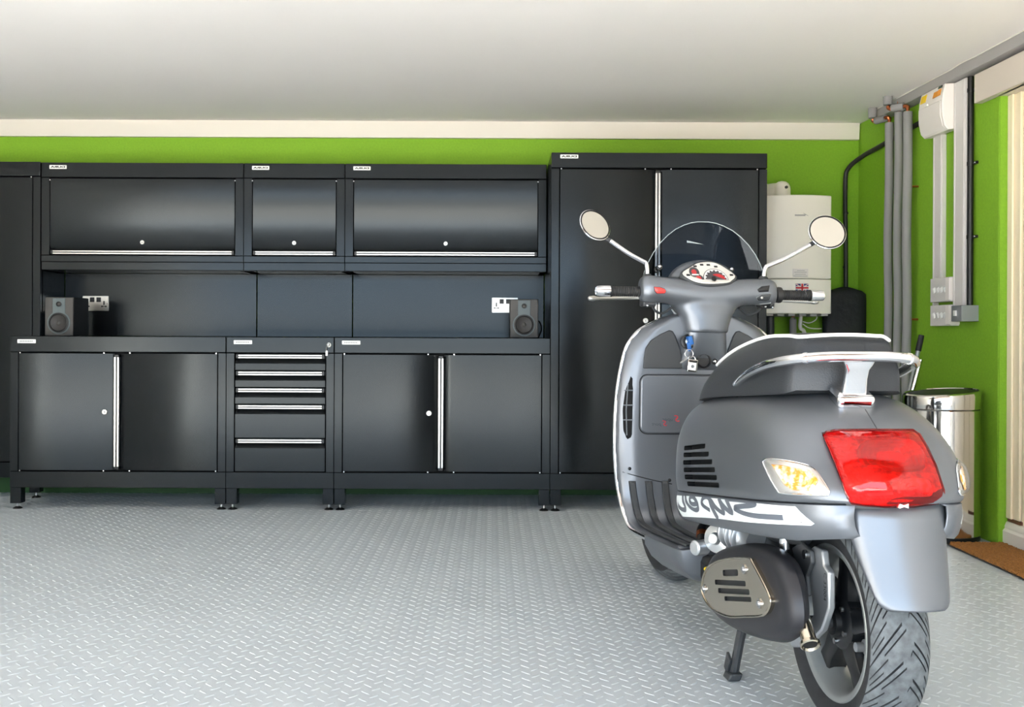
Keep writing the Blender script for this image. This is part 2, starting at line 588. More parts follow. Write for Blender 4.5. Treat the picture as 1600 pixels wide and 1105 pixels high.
def hhandle(parent, x0, x1, z0, z1, yf):
    b = MB()
    zm = (z0 + z1) / 2
    prof = [(-.004, z0), (.022, z0), (.022, z1), (-.004, z1), (-.004, zm + .002), (.006, zm + .002), (.006, zm - .002), (-.004, zm - .002)]
    b.prism([(x0 + .012, yf + a, c) for a, c in prof], (x1 - x0 - .024, 0, 0))
    hd = b.build('handle', M_alu, parent, bevel=.001)
    MB().box(x0 + .012, x1 - .012, yf + .001, yf + .007, zm - .002, zm + .002).build('handle_groove', M_black, hd)
    for xa, xb in ((x0, x0 + .012), (x1 - .012, x1)):
        MB().box(xa, xb, yf - .0025, yf + .021, z0 - .001, z1 + .002).build('handle_end', M_black, hd, bevel=.001)

def carcass(t, x0, x1, yf, yb, z0, z1):
    MB().box(x0 + .001, x1 - .001, yf + .034, yb, z0, z1).build('body', M_cabin, t)
    for xa, xb in ((x0 + .0008, x0 + .03), (x1 - .03, x1 - .0008)):
        MB().box(xa, xb, yf + .02, yb, z0, z1).build('side_panel', M_cab, t, bevel=.001)

ST = .040                      # stile width
def two_doors(t, x0, x1, zb, zt, yf, lock_z, pins=True):
    xm = x0 + (x1 - x0) * .4935
    g = .0035
    a0, a1 = x0 + ST + g, xm - .0125
    b = MB()
    b.prism([(a0, yf, zb), (a1 - .027, yf, zb), (a1, yf + .017, zb), (a1, yf + .03, zb), (a0, yf + .03, zb)], (0, 0, zt - zb))
    dl = b.build('door', M_cab, t, bevel=.0015)
    vhandle(dl, xm, .025, zb + .006, zt - .006, yf)
    lock(dl, a1 - .045, lock_z, yf)
    c0, c1 = xm + .0145, x1 - ST - g
    b = MB()
    b.prism([(c0, yf + .017, zb), (c0 + .036, yf, zb), (c1, yf, zb), (c1, yf + .03, zb), (c0, yf + .03, zb)], (0, 0, zt - zb))
    dr = b.build('door', M_cab, t, bevel=.0015)
    if pins:
        for dd, xs in ((dl, (a0 + .006, a1 - .05)), (dr, (c0 + .05, c1 - .006))):
            for xx in xs:
                for zz in (zt + .002, zb - .002):
                    MB().cyl((xx, yf - .001, zz), (xx, yf + .01, zz), .0034, n=8).build('hinge_pin', M_zinc, dd)

def frame(t, x0, x1, yf, zb, zt, rail_z0):
    for xa, xb in ((x0 + .0008, x0 + ST), (x1 - ST, x1 - .0008)):
        MB().box(xa, xb, yf, yf + .034, zb, zt).build('stile', M_cab, t, bevel=.0015)
    MB().box(x0 + .0008, x1 - .0008, yf, yf + .04, rail_z0, zb - .0015).build('bottom_rail', M_cab, t, bevel=.0015)

def feet(t, x0, x1, yf, yb):
    for x in (x0 + .028, x1 - .028):
        foot(t, x, yf + .002)
        foot(t, x, yb - .07)

def base_unit(x0, x1, label, doors=True):
    t = thing('base_cabinet' if doors else 'drawer_cabinet', label, 'cabinet', ((x0 + x1) / 2, Y0 + .3, 0), 'base units under the worktop')
    carcass(t, x0, x1, Y0, 5.5, .107, .77)
    frame(t, x0, x1, Y0, .187, .77, .107)
    MB().box(x0 + .0008, x1 - .0008, Y0 - .004, 5.56, .772, .85).build('worktop', M_cab, t, bevel=.003)
    feet(t, x0, x1, Y0, 5.5)
    badge(t, x0 + .038, .824, Y0 - .004, .09, .019, None)
    if doors:
        two_doors(t, x0, x1, .192, .766, Y0, .479)
    else:
        a0, a1 = x0 + ST + .004, x1 - ST - .004
        tops = [.767, .684, .601, .519, .352, .187]
        for k in range(5):
            zt, zb = tops[k] - .002, tops[k + 1] + .003
            b = MB()
            b.prism([(a0, Y0 + .02, zt), (a0, Y0 + .02, zt - .019), (a0, Y0, zt - .046), (a0, Y0, zb), (a0, Y0 + .03, zb), (a0, Y0 + .03, zt)], (a1 - a0, 0, 0))
            dw = b.build('drawer', M_cab, t, bevel=.0012)
            hhandle(dw, a0 + .004, a1 - .004, zt - .02, zt - .002, Y0)
        lock(t, x1 - .026, .812, Y0 - .004, .012)
        k = MB()
        k.lathe([(.006, 0), (.008, -.004), (.008, -.014), (.003, -.018)], (x1 - .026, Y0 - .008, .812), (0, 1, 0), 12)
        k.tube([(x1 - .034, Y0 - .016, .806), (x1 - .037, Y0 - .014, .79), (x1 - .034, Y0 - .012, .77)], .0016, 6)
        k.obox((x1 - .035, Y0 - .013, .772), (.0045, 0, 0), (0, .001, 0), (0, 0, .012))
        key = k.build('cabinet_key', M_zinc, None)
        tag(key, 'small metal key hanging from the lock of the drawer cabinet', 'key')
    return t

base_unit(MX[0], MX[1], 'black two-door base cabinet on the left, under the left loudspeaker')
base_unit(MX[1], MX[2], 'narrow black cabinet with five handled drawers between the two-door base cabinets', False)
base_unit(MX[2], MX[3], 'black two-door base cabinet beside the tall cabinet, under the right loudspeaker')

def tall_unit(x0, x1, yf, yb, label, mark):
    t = thing('tall_cabinet', label, 'cabinet', ((x0 + x1) / 2, (yf + yb) / 2, 0), 'tall cabinets at both ends of the run')
    carcass(t, x0, x1, yf, yb, .107, 1.69)
    frame(t, x0, x1, yf, .187, 1.683, .107)
    MB().box(x0 + .0008, x1 - .0008, yf - .004, yb, 1.686, 1.761).build('top', M_cab, t, bevel=.004)
    two_doors(t, x0, x1, .192, 1.68, yf, .938)
    feet(t, x0, x1, yf, yb)
    if mark:
        badge(t, x0 + .044, 1.741, yf - .004, .088, .018)
tall_unit(MX[3], MX[4], Y0, 5.5, 'tall black double-door cabinet behind the scooter handlebars', True)
tall_unit(-3.43, -2.370, YW, 5.52, 'tall black cabinet cut off by the left edge of the photo', False)

def wall_unit(x0, x1, label):
    t = thing('wall_cabinet', label, 'cabinet', ((x0 + x1) / 2, YW + .15, 1.198), 'flap-door wall cabinets')
    MB().box(x0 + .001, x1 - .001, YW + .034, YB - .002, 1.198, 1.75).build('body', M_cabin, t)
    for xa, xb in ((x0 + .0008, x0 + .03), (x1 - .03, x1 - .0008)):
        MB().box(xa, xb, YW + .02, YB - .002, 1.198, 1.75).build('side_panel', M_cab, t, bevel=.001)
    MB().box(x0 + .03, x1 - .03, YW + .02, YB - .002, 1.197, 1.21).build('bottom_panel', M_cab, t, bevel=.001)
    MB().box(x0 + .0008, x1 - .0008, YW - .003, YB - .002, 1.681, 1.758).build('top', M_cab, t, bevel=.003)
    w = .044
    for xa, xb in ((x0 + .0008, x0 + w), (x1 - w, x1 - .0008)):
        MB().box(xa, xb, YW, YW + .034, 1.274, 1.679).build('stile', M_cab, t, bevel=.0015)
    MB().box(x0 + .0008, x1 - .0008, YW, YW + .04, 1.240, 1.272).build('bottom_rail', M_cab, t, bevel=.0015)
    MB().box(x0 + .0008, x1 - .0008, YW + .004, YW + .044, 1.197, 1.2385).build('pelmet', M_cab, t, bevel=.0015)
    a0, a1 = x0 + w + .003, x1 - w - .003
    zb, zt = 1.277, 1.675
    b = MB()
    b.prism([(a0, YW, zt), (a0, YW, zb + .047), (a0, YW + .016, zb + .022), (a0, YW + .022, zb + .022), (a0, YW + .022, zb), (a0, YW + .03, zb), (a0, YW + .03, zt)], (a1 - a0, 0, 0))
    dr = b.build('flap_door', M_cab, t, bevel=.0015)
    hhandle(dr, a0 + .003, a1 - .003, zb + .002, zb + .021, YW)
    lock(dr, (x0 + x1) / 2, 1.342, YW, .0115)
    for xx in (a0 - .0015, a1 + .0015):
        MB().cyl((xx, YW - .001, zt - .008), (xx, YW + .01, zt - .008), .0034, n=8).build('hinge_pin', M_zinc, dr)
    badge(t, x0 + .044, 1.734, YW - .003, .09, .020)
wall_unit(MX[0], MX[1], 'wide black flap-door wall cabinet above the left loudspeaker')
wall_unit(MX[1], MX[2], 'narrow black flap-door wall cabinet, middle of the three')
wall_unit(MX[2], MX[3] - .004, 'wide black flap-door wall cabinet beside the tall double-door cabinet')

for i, lb in enumerate(('left black back panel behind the left loudspeaker', 'narrow middle black back panel above the drawer cabinet', 'right black back panel behind the right loudspeaker')):
    o = MB().box(MX[i] + (.002 if i else -.0025), MX[i + 1] - .002, YS, YS + .012, .8505, 1.1965).build('back_panel', M_cab, bevel=.002)
    tag(o, lb, 'panel', 'back panels above the worktop')

# ---- loudspeakers
def speaker(x0, label, cable):
    y0, w, h, dp = 5.13, .147, .2, .19
    zf = .85
    cx = x0 + w / 2
    t = thing('loudspeaker', label, 'speaker', (cx, y0 + dp / 2, zf), 'pair of loudspeakers on the worktop')
    MB().box(x0, x0 + w, y0, y0 + dp, zf, zf + h).build('cabinet_box', M_spk_black, t, bevel=.004)
    MB().box(x0 + .001, x0 + w - .001, y0 - .006, y0, zf + .0015, zf + h - .001).build('front_baffle', M_spk, t, bevel=.003)
    R = .059
    zc = zf + .068
    poly = []
    a_s = math.asin(.032 / R)
    for k in range(33):
        a = PI / 2 - a_s - (2 * PI - 2 * a_s) * k / 32
        poly.append((cx + R * math.cos(a), zc + R * math.sin(a)))
    poly += [(cx - .032, zf + h - .006), (cx + .032, zf + h - .006)]
    fp = MB().prism([(p, y0 - .009, q) for p, q in poly], (0, .004, 0)).build('face_plate', M_spk_plate, t, bevel=.0012)
    MB().lathe([(.052, -.010), (.052, -.013), (.046, -.0135), (.044, -.009)], (cx, y0, zc), (0, 1, 0), 36, False, False).build('woofer_surround', M_spk_black, fp)
    MB().lathe([(.046, -.010), (.041, -.0132), (.038, -.0122), (.010, -.0095)], (cx, y0, zc), (0, 1, 0), 36, False, True).build('woofer_cone', M_cone, fp)
    MB().sphere((cx, y0 - .0085, zc), .012, .005, .012, 16, 8).build('dust_cap', M_spk, fp)
    MB().lathe([(.0135, -.009), (.0135, -.0125), (.0105, -.0125), (.009, -.0095)], (cx, y0, zf + .164), (0, 1, 0), 24, False, True).build('tweeter_ring', M_spk_black, fp)
    MB().sphere((cx, y0 - .009, zf + .164), .008, .004, .008, 14, 8).build('tweeter_dome', M_spk, fp)
    if cable:
        MB().tube(cr([(x0 + w - .03, y0 + dp, zf + .07), (x0 + w + .012, y0 + dp + .05, zf + .09), (x0 + w + .03, y0 + dp + .09, zf + .05), (x0 + w + .015, y0 + dp + .11, zf + .004)], 8), .004, 8).build('speaker_cable', M_black, t)
speaker(-2.303, 'grey-fronted loudspeaker at the left end of the worktop', False)
speaker(.087, 'grey-fronted loudspeaker at the right end of the worktop, by the tall cabinet', True)

# ---- wall sockets on the back panels
def socket(cx, label):
    z = 1.03
    t = thing('wall_socket', label, 'socket', (cx, YS, z), 'steel double sockets')
    MB().prism([(p, YS - .006, q) for p, q in rrect(cx - .072, cx + .072, z - .042, z + .042, .004)], (0, .006, 0)).build('plate', M_alu, t, bevel=.0015)
    for s in (-1, 1):
        MB().box(cx + s * .018 - .012, cx + s * .018 + .012, YS - .010, YS - .005, z + .008, z + .034).build('switch', M_black, t, bevel=.001)
        o = MB()
        xx = cx + s * .047
        o.box(xx - .004, xx + .004, YS - .0068, YS - .0055, z - .008, z + .014)
        o.box(xx - .015, xx - .007, YS - .0068, YS - .0055, z - .02, z - .012)
        o.box(xx + .007, xx + .015, YS - .0068, YS - .0055, z - .02, z - .012)
        o.box(xx - .015, xx + .015, YS - .0065, YS - .0055, z - .017, z - .0135)
        o.build('pin_holes', M_black, t)
        MB().cyl((cx + s * .066, YS - .0068, z), (cx + s * .066, YS - .004, z), .003, n=8).build('plate_screw', M_zinc, t)
socket(-2.198, 'steel double wall socket half hidden by the left loudspeaker')
socket(.066, 'steel double wall socket half hidden by the right loudspeaker')
# ================================================================== boiler corner
t = thing('boiler', 'white wall-hung boiler with a flag sticker, beside the tall cabinet', 'boiler', (1.6175, 5.45, .985))
BX0, BX1, BY, BZ0, BZ1 = 1.442, 1.793, 5.25, .985, 1.611
def bow(x):
    s = (x - BX0) / (BX1 - BX0) * 2 - 1
    return BY + .035 * s * s
def bowed(z0, z1, y_off=0, x0=BX0, x1=BX1, n=14):
    xs = [x0 + (x1 - x0) * k / n for k in range(n + 1)]
    poly = [(x, bow(x) + y_off, z0) for x in xs] + [(x1, YB - .002, z0), (x0, YB - .002, z0)]
    return MB().prism(poly, (0, 0, z1 - z0))
bowed(1.169, BZ1).build('casing', M_boiler, t, bevel=.006)
bowed(BZ0, 1.1665, .001).build('lower_panel', M_boiler, t, bevel=.004)
b = MB()
for k in range(6):
    b.box(BX0 + .01 + k * .058, BX0 + .045 + k * .058, 5.29, 5.56, BZ0 - .012, BZ0)
b.build('base_tray', M_trunk_grey, t)
# embossed pull on the casing and the instruction plate
b = MB()
b.box(1.588, 1.642, bow(1.61) - .004, bow(1.61) + .004, 1.499, 1.506)
b.prism([(1.642, bow(1.64) - .004, 1.506), (1.66, bow(1.66) - .004, 1.499), (1.632, bow(1.63) - .004, 1.514)], (0, .008, 0))
b.build('maker_emblem', M_trunk_grey, t)
pl_ = MB()
for k in range(8):
    x = 1.577 + .082 * k / 8
    pl_.box(x, x + .082 / 8, bow(x) - .0016, bow(x) + .002, 1.176, 1.220)
pl_ = pl_.build('instruction_plate', M_plastic, t)
b = MB()
for z, a, c in ((1.211, 1.600, 1.640), (1.202, 1.587, 1.65), (1.192, 1.590, 1.646), (1.182, 1.582, 1.654)):
    b.box(a, c, bow(1.615) - .0032, bow(1.615) + .0005, z - .0012, z + .0012)
b.build('printed_lines', M_trunk_grey, pl_)
# union flag sticker
fx0, fx1, fz0, fz1 = 1.594, 1.660, 1.098, 1.142
fy = bow(1.627)
fl = MB().box(fx0, fx1, fy - .002, fy + .002, fz0, fz1).build('flag_sticker', M_navy, t)
fcx, fcz = (fx0 + fx1) / 2, (fz0 + fz1) / 2
hx, hz = (fx1 - fx0) / 2, (fz1 - fz0) / 2
def band(mb, p, q, w, y):
    p, q = Vector(p), Vector(q)
    d_ = (q - p).normalized()
    n_ = Vector((-d_.y, d_.x)) * w
    pts = [p + n_, p - n_, q - n_, q + n_]
    pts = [Vector((min(max(a.x, -hx), hx), min(max(a.y, -hz), hz))) for a in pts]
    mb.prism([(fcx + a.x, y, fcz + a.y) for a in pts], (0, .0004, 0))
b = MB(); band(b, (-hx, -hz), (hx, hz), .0052, fy - .0026); b.build('flag_saltire', M_white_badge, fl)
b = MB(); band(b, (-hx, hz), (hx, -hz), .0052, fy - .0027); b.build('flag_saltire', M_white_badge, fl)
b = MB(); band(b, (-hx, -hz), (hx, hz), .0018, fy - .003); band(b, (-hx, hz), (hx, -hz), .0018, fy - .0031); b.build('flag_saltire_red', M_red, fl)
b = MB(); b.box(fcx - .0085, fcx + .0085, fy - .0036, fy - .0032, fz0, fz1); b.box(fx0, fx1, fy - .0036, fy - .0032, fcz - .0085, fcz + .0085); b.build('flag_cross', M_white_badge, fl)
b = MB(); b.box(fcx - .0048, fcx + .0048, fy - .0042, fy - .0037, fz0, fz1); b.box(fx0, fx1, fy - .0042, fy - .0037, fcz - .0048, fcz + .0048); b.build('flag_cross_red', M_red, fl)
# flue elbow
b = MB()
b.lathe([(.057, 0), (.062, -.006), (.062, -.02), (.05, -.024)], (1.505, 5.59, 1.66), (0, 1, 0), 24)
b.build('flue_collar', M_boiler, t)
b = MB()
b.tube([(1.505, 5.555, 1.66), (1.515, 5.53, 1.66), (1.545, 5.49, 1.66), (1.573, 5.45, 1.66)], [.048, .048, .048, .045], 20)
b.lathe([(.046, BZ1 - 1.66), (.046, .01), (.044, .022), (.036, .038), (.022, .048), (.004, .052)], (1.575, 5.445, 1.66), (0, 0, 1), 24)
f = b.build('flue_elbow', M_boiler, t, angle=50)
MB().cyl((1.585, 5.39, 1.672), (1.585, 5.41, 1.672), .008, n=12).build('flue_test_point', M_black, f)
# pipes and leads under the boiler
MB().cyl((1.517, 5.45, 0), (1.517, 5.45, BZ0), .021, n=16).build('drain_pipe', M_darkpl, t)
b = MB(); b.cyl((1.640, 5.45, 0), (1.640, 5.45, .955), .019, n=16); b.cyl((1.640, 5.45, .955), (1.640, 5.45, .968), .019, .01, n=16)
p_ = b.build('lagged_pipe', M_foam, t)
MB().cyl((1.640, 5.45, .96), (1.640, 5.45, BZ0), .0085, n=12).build('copper_stub', M_copper, p_)
MB().tube(cr([(1.675, 5.42, BZ0), (1.672, 5.42, .95), (1.672, 5.42, .91), (1.70, 5.43, .865), (1.71, 5.44, .6), (1.71, 5.45, .0)], 6), .010, 10).build('condensate_hose', M_plastic, t)
MB().tube(cr([(1.765, 5.42, BZ0), (1.755, 5.42, .955), (1.72, 5.42, .938), (1.685, 5.42, .945)], 6), .003, 8).build('power_lead', M_plastic, t)
MB().tube(cr([(1.685, 5.42, .932), (1.72, 5.43, .912), (1.77, 5.45, .907), (1.80, 5.46, .908)], 6), .003, 8).build('power_lead', M_plastic, t)

# black cover on a shaft-like cable, leaning in the corner
rings = []
for z, hw, hy in ((.0, .10, .035), (.3, .112, .045), (.7, .115, .045), (.9, .118, .045), (1.06, .119, .043), (1.098, .117, .04), (1.116, .095, .033), (1.13, .05, .022), (1.138, .02, .014)):
    rings.append([(1.938 + hw * math.copysign(abs(math.cos(a)) ** .55, math.cos(a)), 5.50 + hy * math.copysign(abs(math.sin(a)) ** .8, math.sin(a)), z) for a in [2 * PI * k / 28 for k in range(28)]])
tag(MB().loft(rings, True, True, True).build('black_cover', M_cover, angle=60), 'black fabric cover standing in the corner right of the boiler', 'cover')
cb = thing('armoured_cable', 'thick black cable bending from the corner along the right wall to the fuse box', 'cable', (1.955, 5.52, 1.13))
MB().tube(cr([(1.953, 5.52, 1.14), (1.955, 5.53, 1.4), (1.955, 5.54, 1.72), (1.968, 5.52, 1.80), (2.015, 5.44, 1.85), (2.045, 5.30, 1.872), (2.0545, 5.1, 1.885), (2.064, 4.86, 1.90), (2.0695, 4.71, 1.905)], 8), .0125, 12).build('cable_sheath', M_cable, cb)
for z in (1.25, 1.55):
    MB().lathe([(.0135, -.006), (.015, 0), (.0135, .006)], (1.955, 5.532, z), (0, 0, 1), 12).build('cable_tie', M_black, cb)

# three lagged pipes on the right wall
def lag_pipe(y, ztop, label, stub):
    x = xw(y) - .053
    t = thing('lagged_water_pipe', label, 'pipe', (x, y, 0), 'grey lagged pipes on the right wall')
    w = [(0, 0), (.3, .001), (.6, -.006), (.9, .001), (1.2, -.006), (1.5, .001), (1.75, .0)]
    pts = [(x + q, y + q * .7, z * ztop / 1.75 if z < 1.75 else ztop) for z, q in w]
    MB().tube(cr(pts, 6), .0215, 16).build('insulation', M_foam, t)
    MB().cyl((x, y, ztop - .005), (x, y, ztop + .028), .009, n=12).build('copper_joint', M_copper, t)
    if stub:
        sx, sy = stub
        e = MB()
        e.tube(cr([(x, y, ztop + .02), (x - .01, y + .01, ztop + .03), (sx + .01, sy - .008, ztop + .03), (sx, sy, ztop + .045)], 5), .0095, 10)
        e.build('copper_elbow', M_copper, t)
        a, c = Vector((x, y, ztop + .03)), Vector((sx, sy, ztop + .03))
        MB().cyl(a.lerp(c, .2), a.lerp(c, .78), .0185, n=14).build('insulation', M_foam, t)
        MB().cyl((sx, sy, ztop + .05), (sx, sy, ZC), .021, .023, n=14).build('insulation', M_foam, t)
    else:
        MB().cyl((x, y, ztop + .02), (x, y, ZC), .008, n=12).build('copper_stub', M_copper, t)
    for z in (.95, 1.6):
        MB().cyl((x, y, z), (xw(y), y, z), .005, n=8).build('pipe_clip', M_copper, t)
lag_pipe(5.083, 1.955, 'grey lagged pipe nearest the back corner, with an elbow to the ceiling', (1.975, 5.20))
lag_pipe(4.974, 1.985, 'grey lagged pipe, middle of the three on the right wall', None)
lag_pipe(4.876, 1.965, 'grey lagged pipe nearest the fuse box, with an elbow to the ceiling', (1.955, 4.95))

# fuse box
ya, yb_ = 4.47, 4.70
def wp(y, off):
    return xw(y) - off
t = thing('fuse_box', 'white plastic fuse box with yellow and orange labels, high on the right wall', 'fuse box', (wp(4.585, .04), 4.585, 1.8))
prof = [(0, 1.802), (.055, 1.795), (.073, 1.815), (.083, 1.86), (.085, 1.91), (.08, 1.96), (.07, 2.003), (0, 2.006)]
b = MB()
b.prism([(wp(ya, o_), ya, z) for o_, z in prof], (xw(yb_) - xw(ya), yb_ - ya, 0))
b.build('case', M_plastic, t, bevel=.004)
b = MB()
prof2 = [(.06, 1.80), (.075, 1.816), (.0855, 1.86), (.0875, 1.905), (.0865, 1.93), (.07, 1.93)]
b.prism([(wp(ya + .014, o_), ya + .014, z) for o_, z in prof2], (xw(yb_ - .006) - xw(ya + .014), yb_ - .006 - ya - .014, 0))
b.build('flap', M_plastic, t, bevel=.003)
def fuse_label(y0, y1, z0, z1, m, name):
    b = MB()
    b.prism([(wp(y0, .0795 if z0 < 1.96 else .0765), y0, z0), (wp(y1, .0795 if z0 < 1.96 else .0765), y1, z0), (wp(y1, .0725), y1, z1), (wp(y0, .0725), y0, z1)], (-.0035, 0, 0))
    b.build(name, m, t)
fuse_label(4.635, 4.685, 1.955, 1.99, M_yellow, 'yellow_label')
fuse_label(4.525, 4.565, 1.955, 1.982, M_orange, 'orange_label')
fuse_label(4.495, 4.522, 1.955, 1.985, M_orange, 'warning_label')
fuse_label(4.49, 4.52, 1.988, 1.999, M_darkgreen, 'maker_label')
MB().obox((wp(4.61, .088), 4.61, 1.934), (.003, 0, 0), (0, .012, 0), (0, 0, .005)).build('flap_catch', M_white_badge, t)

def strip(name, y0, y1, z0, z1, th, m, label, cat, parent=None, ridge=True):
    b = MB()
    b.prism([(wp(y0, th), y0, z0), (wp(y0, 0), y0, z0), (wp(y1, 0), y1, z0), (wp(y1, th), y1, z0)], (0, 0, z1 - z0))
    if ridge:
        for s in (.12, .88):
            yy = y0 + (y1 - y0) * s
            b.prism([(wp(yy - .004, th + .002), yy - .004, z0), (wp(yy - .004, th - .002), yy - .004, z0), (wp(yy + .004, th - .002), yy + .004, z0), (wp(yy + .004, th + .002), yy + .004, z0)], (0, 0, z1 - z0))
    o = b.build(name, m, parent, bevel=.002)
    if not parent:
        tag(o, label, cat)
    return o
t = thing('cable_trunking', 'narrow white cable trunking running down from the fuse box', 'trunking', (wp(4.64, .01), 4.64, .915))
strip('cover', 4.597, 4.684, 1.137, 1.80, .022, M_plastic2, '', '', t)
strip('tail_strip', 4.664, 4.684, .915, 1.137, .022, M_plastic2, '', '', t, False)
strip('cable_trunking', 4.366, 4.468, .94, 2.0, .034, M_plastic2, 'wide white cable trunking between the fuse box and the black conduit', 'trunking')
def switch_panel(z0, z1, label):
    t = thing('switch_panel', label, 'switch', (wp(4.57, .03), 4.57, z0), 'white switch plates on the trunking')
    strip('plate', 4.475, 4.662, z0, z1, .042, M_plastic2, '', '', t, False)
    for k in range(4):
        yy = 4.515 + k * .034
        sw = MB()
        zc = (z0 + z1) / 2
        sw.obox((wp(yy, .046), yy, zc), (.005, 0, .004), (0, .007, 0), (-.003, 0, .011))
        sw.build('rocker', M_white_badge, t, bevel=.001)
    strip('end_block', 4.47, 4.505, z0 + .006, z1 - .004, .05, M_plastic, '', '', t, False)
switch_panel(1.025, 1.135, 'upper white plate of four switches between the two trunkings')
switch_panel(.915, 1.01, 'lower white plate of four switches beside the grey metal box')
t = thing('isolator_box', 'small grey metal switch box at the foot of the black conduit', 'switch box', (wp(4.35, .04), 4.35, .93))
strip('box', 4.31, 4.40, .932, 1.002, .075, M_box, '', '', t, False)
MB().obox((wp(4.362, .077), 4.362, .968), (.004, 0, 0), (0, .010, 0), (0, 0, .012)).build('rocker', M_white_badge, t, bevel=.001)
t = thing('black_conduit', 'black conduit with clips beside the wide trunking', 'conduit', (wp(4.345, .02), 4.345, 1.0))
MB().cyl((wp(4.347, .02), 4.347, 1.0), (wp(4.347, .02), 4.347, 2.0), .013, n=14).build('tube', M_black, t)
for z in (1.30, 1.62, 1.94):
    c_ = MB()
    c_.lathe([(.015, -.008), (.015, .008)], (wp(4.347, .02), 4.347, z), (0, 0, 1), 14)
    c_.obox((wp(4.32, .012), 4.322, z), (.006, 0, 0), (0, .016, 0), (0, 0, .006))
    c_ = c_.build('clip', M_black, t)
    MB().sphere((wp(4.312, .019), 4.312, z), .004, .004, .004, 8, 6).build('clip_screw', M_zinc, c_)
b = MB()
y0_, y1_ = 5.3, 2.4
b.prism([(wp(y0_, .062), y0_, ZC - .001), (wp(y0_, .058), y0_, 2.008), (wp(y0_, 0), y0_, 2.003), (wp(y0_, 0), y0_, ZC - .001)], (xw(y1_) - xw(y0_), y1_ - y0_, 0))
t = b.build('ceiling_trunking', M_trunk_grey, bevel=.002)
tag(t, 'long grey trunking along the top of the right wall under the ceiling', 'trunking')
MB().tube([(wp(5.25, .065), 5.25, ZC - .004), (wp(4.7, .066), 4.7, ZC - .004), (wp(4.42, .068), 4.42, ZC - .006), (wp(4.32, .078), 4.32, ZC - .006), (wp(4.22, .066), 4.22, ZC - .004), (wp(2.5, .066), 2.5, ZC - .004)], .003, 8).build('loose_wire', M_skirt, t)

# pedal bin
bc = (1.937, 4.3)
t = thing('pedal_bin', 'round polished steel pedal bin standing against the right wall', 'bin', (bc[0], bc[1], 0))
MB().lathe([(.150, .0), (.153, .004), (.153, .02), (.150, .022)], (*bc, 0), (0, 0, 1), 48).build('base_ring', M_black, t)
MB().lathe([(.152, .022), (.156, .026), (.156, .552), (.152, .556)], (*bc, 0), (0, 0, 1), 64).build('drum', M_steel, t)
rg = []
for r_, z in ((.150, .556), (.157, .56), (.158, .575), (.158, .60), (.155, .612), (.148, .618), (.146, .614)):
    rg.append([(bc[0] + r_ * math.cos(a), bc[1] + r_ * math.sin(a), z + (.012 * (1 + math.cos(a - .3)) if z > .59 else 0)) for a in [2 * PI * k / 64 for k in range(64)]])
MB().loft(rg, True, True, False).build('lid_rim', M_steel, t)
rg = []
for r_, z in ((.147, .612), (.12, .617), (.07, .621), (.01, .623)):
    rg.append([(bc[0] + r_ * math.cos(a), bc[1] + r_ * math.sin(a), z + .012 * (1 + math.cos(a - .3) * r_ / .15)) for a in [2 * PI * k / 64 for k in range(64)]])
MB().loft(rg, True, False, True).build('lid', M_black, t, angle=60)
MB().box(bc[0] - .17, bc[0] - .13, bc[1] - .1, bc[1] - .04, .004, .012).build('pedal', M_steel, t)

# two poles leaning behind the bin
def pole(name, top, bot, grip, label):
    top, bot = Vector(top), Vector(bot)
    t = thing(name, label, 'pole', bot)
    MB().cyl(bot, top, .0105, n=14).build('shaft', M_steel if not grip else M_rim, t)
    d_ = (top - bot).normalized()
    if grip:
        MB().cyl(top - d_ * .075, top, .0135, .0125, n=14).build('grip', M_grip, t)
    MB().lathe([(.013, 0), (.013, .03), (.0105, .035)], bot, d_, 12).build('ferrule', M_black, t)
pole('broom_handle', (1.984, 4.615, .872), (1.80, 4.61, .0), True, 'grey pole with a black rubber grip leaning behind the steel bin')
pole('steel_pole', (1.955, 4.555, .76), (1.755, 4.55, .0), False, 'bare steel pole leaning left of the gripped pole behind the bin')

# door mat
t = thing('door_mat', 'coarse brown coir door mat at the side door', 'mat', (2.03, 3.6, 0))
MB().box(1.885, 2.115, 3.1, 4.13, .0018, .006).build('rubber_backing', M_rubber_edge, t, bevel=.002)
b = MB()
nx, ny = 34, 130
X0, X1, Ya, Yb = 1.893, 2.112, 3.108, 4.122
rnd = random.Random(7)
vs_ = [(X0 + (X1 - X0) * i / nx + (rnd.uniform(-.003, .003)), Ya + (Yb - Ya) * j / ny + rnd.uniform(-.003, .003), .017 + rnd.uniform(-.0025, .0025)) for j in range(ny + 1) for i in range(nx + 1)]
b.add(vs_, [(j * (nx + 1) + i, j * (nx + 1) + i + 1, (j + 1) * (nx + 1) + i + 1, (j + 1) * (nx + 1) + i) for j in range(ny) for i in range(nx)])
edge = [j * (nx + 1) for j in range(ny + 1)]
b.add([vs_[i] for i in edge] + [(vs_[i][0] - .002, vs_[i][1], .0055) for i in edge], [(k, k + 1, ny + 1 + k + 1, ny + 1 + k) for k in range(ny)])
edge = [ny * (nx + 1) + i for i in range(nx + 1)]
b.add([vs_[i] for i in edge] + [(vs_[i][0], vs_[i][1] + .002, .0055) for i in edge], [(k, k + 1, nx + 1 + k + 1, nx + 1 + k) for k in range(nx)])
edge = list(range(nx + 1))
b.add([vs_[i] for i in edge] + [(vs_[i][0], vs_[i][1] - .002, .0055) for i in edge], [(k, k + 1, nx + 1 + k + 1, nx + 1 + k) for k in range(nx)])
b.build('coir_pile', M_coir, t, angle=180)
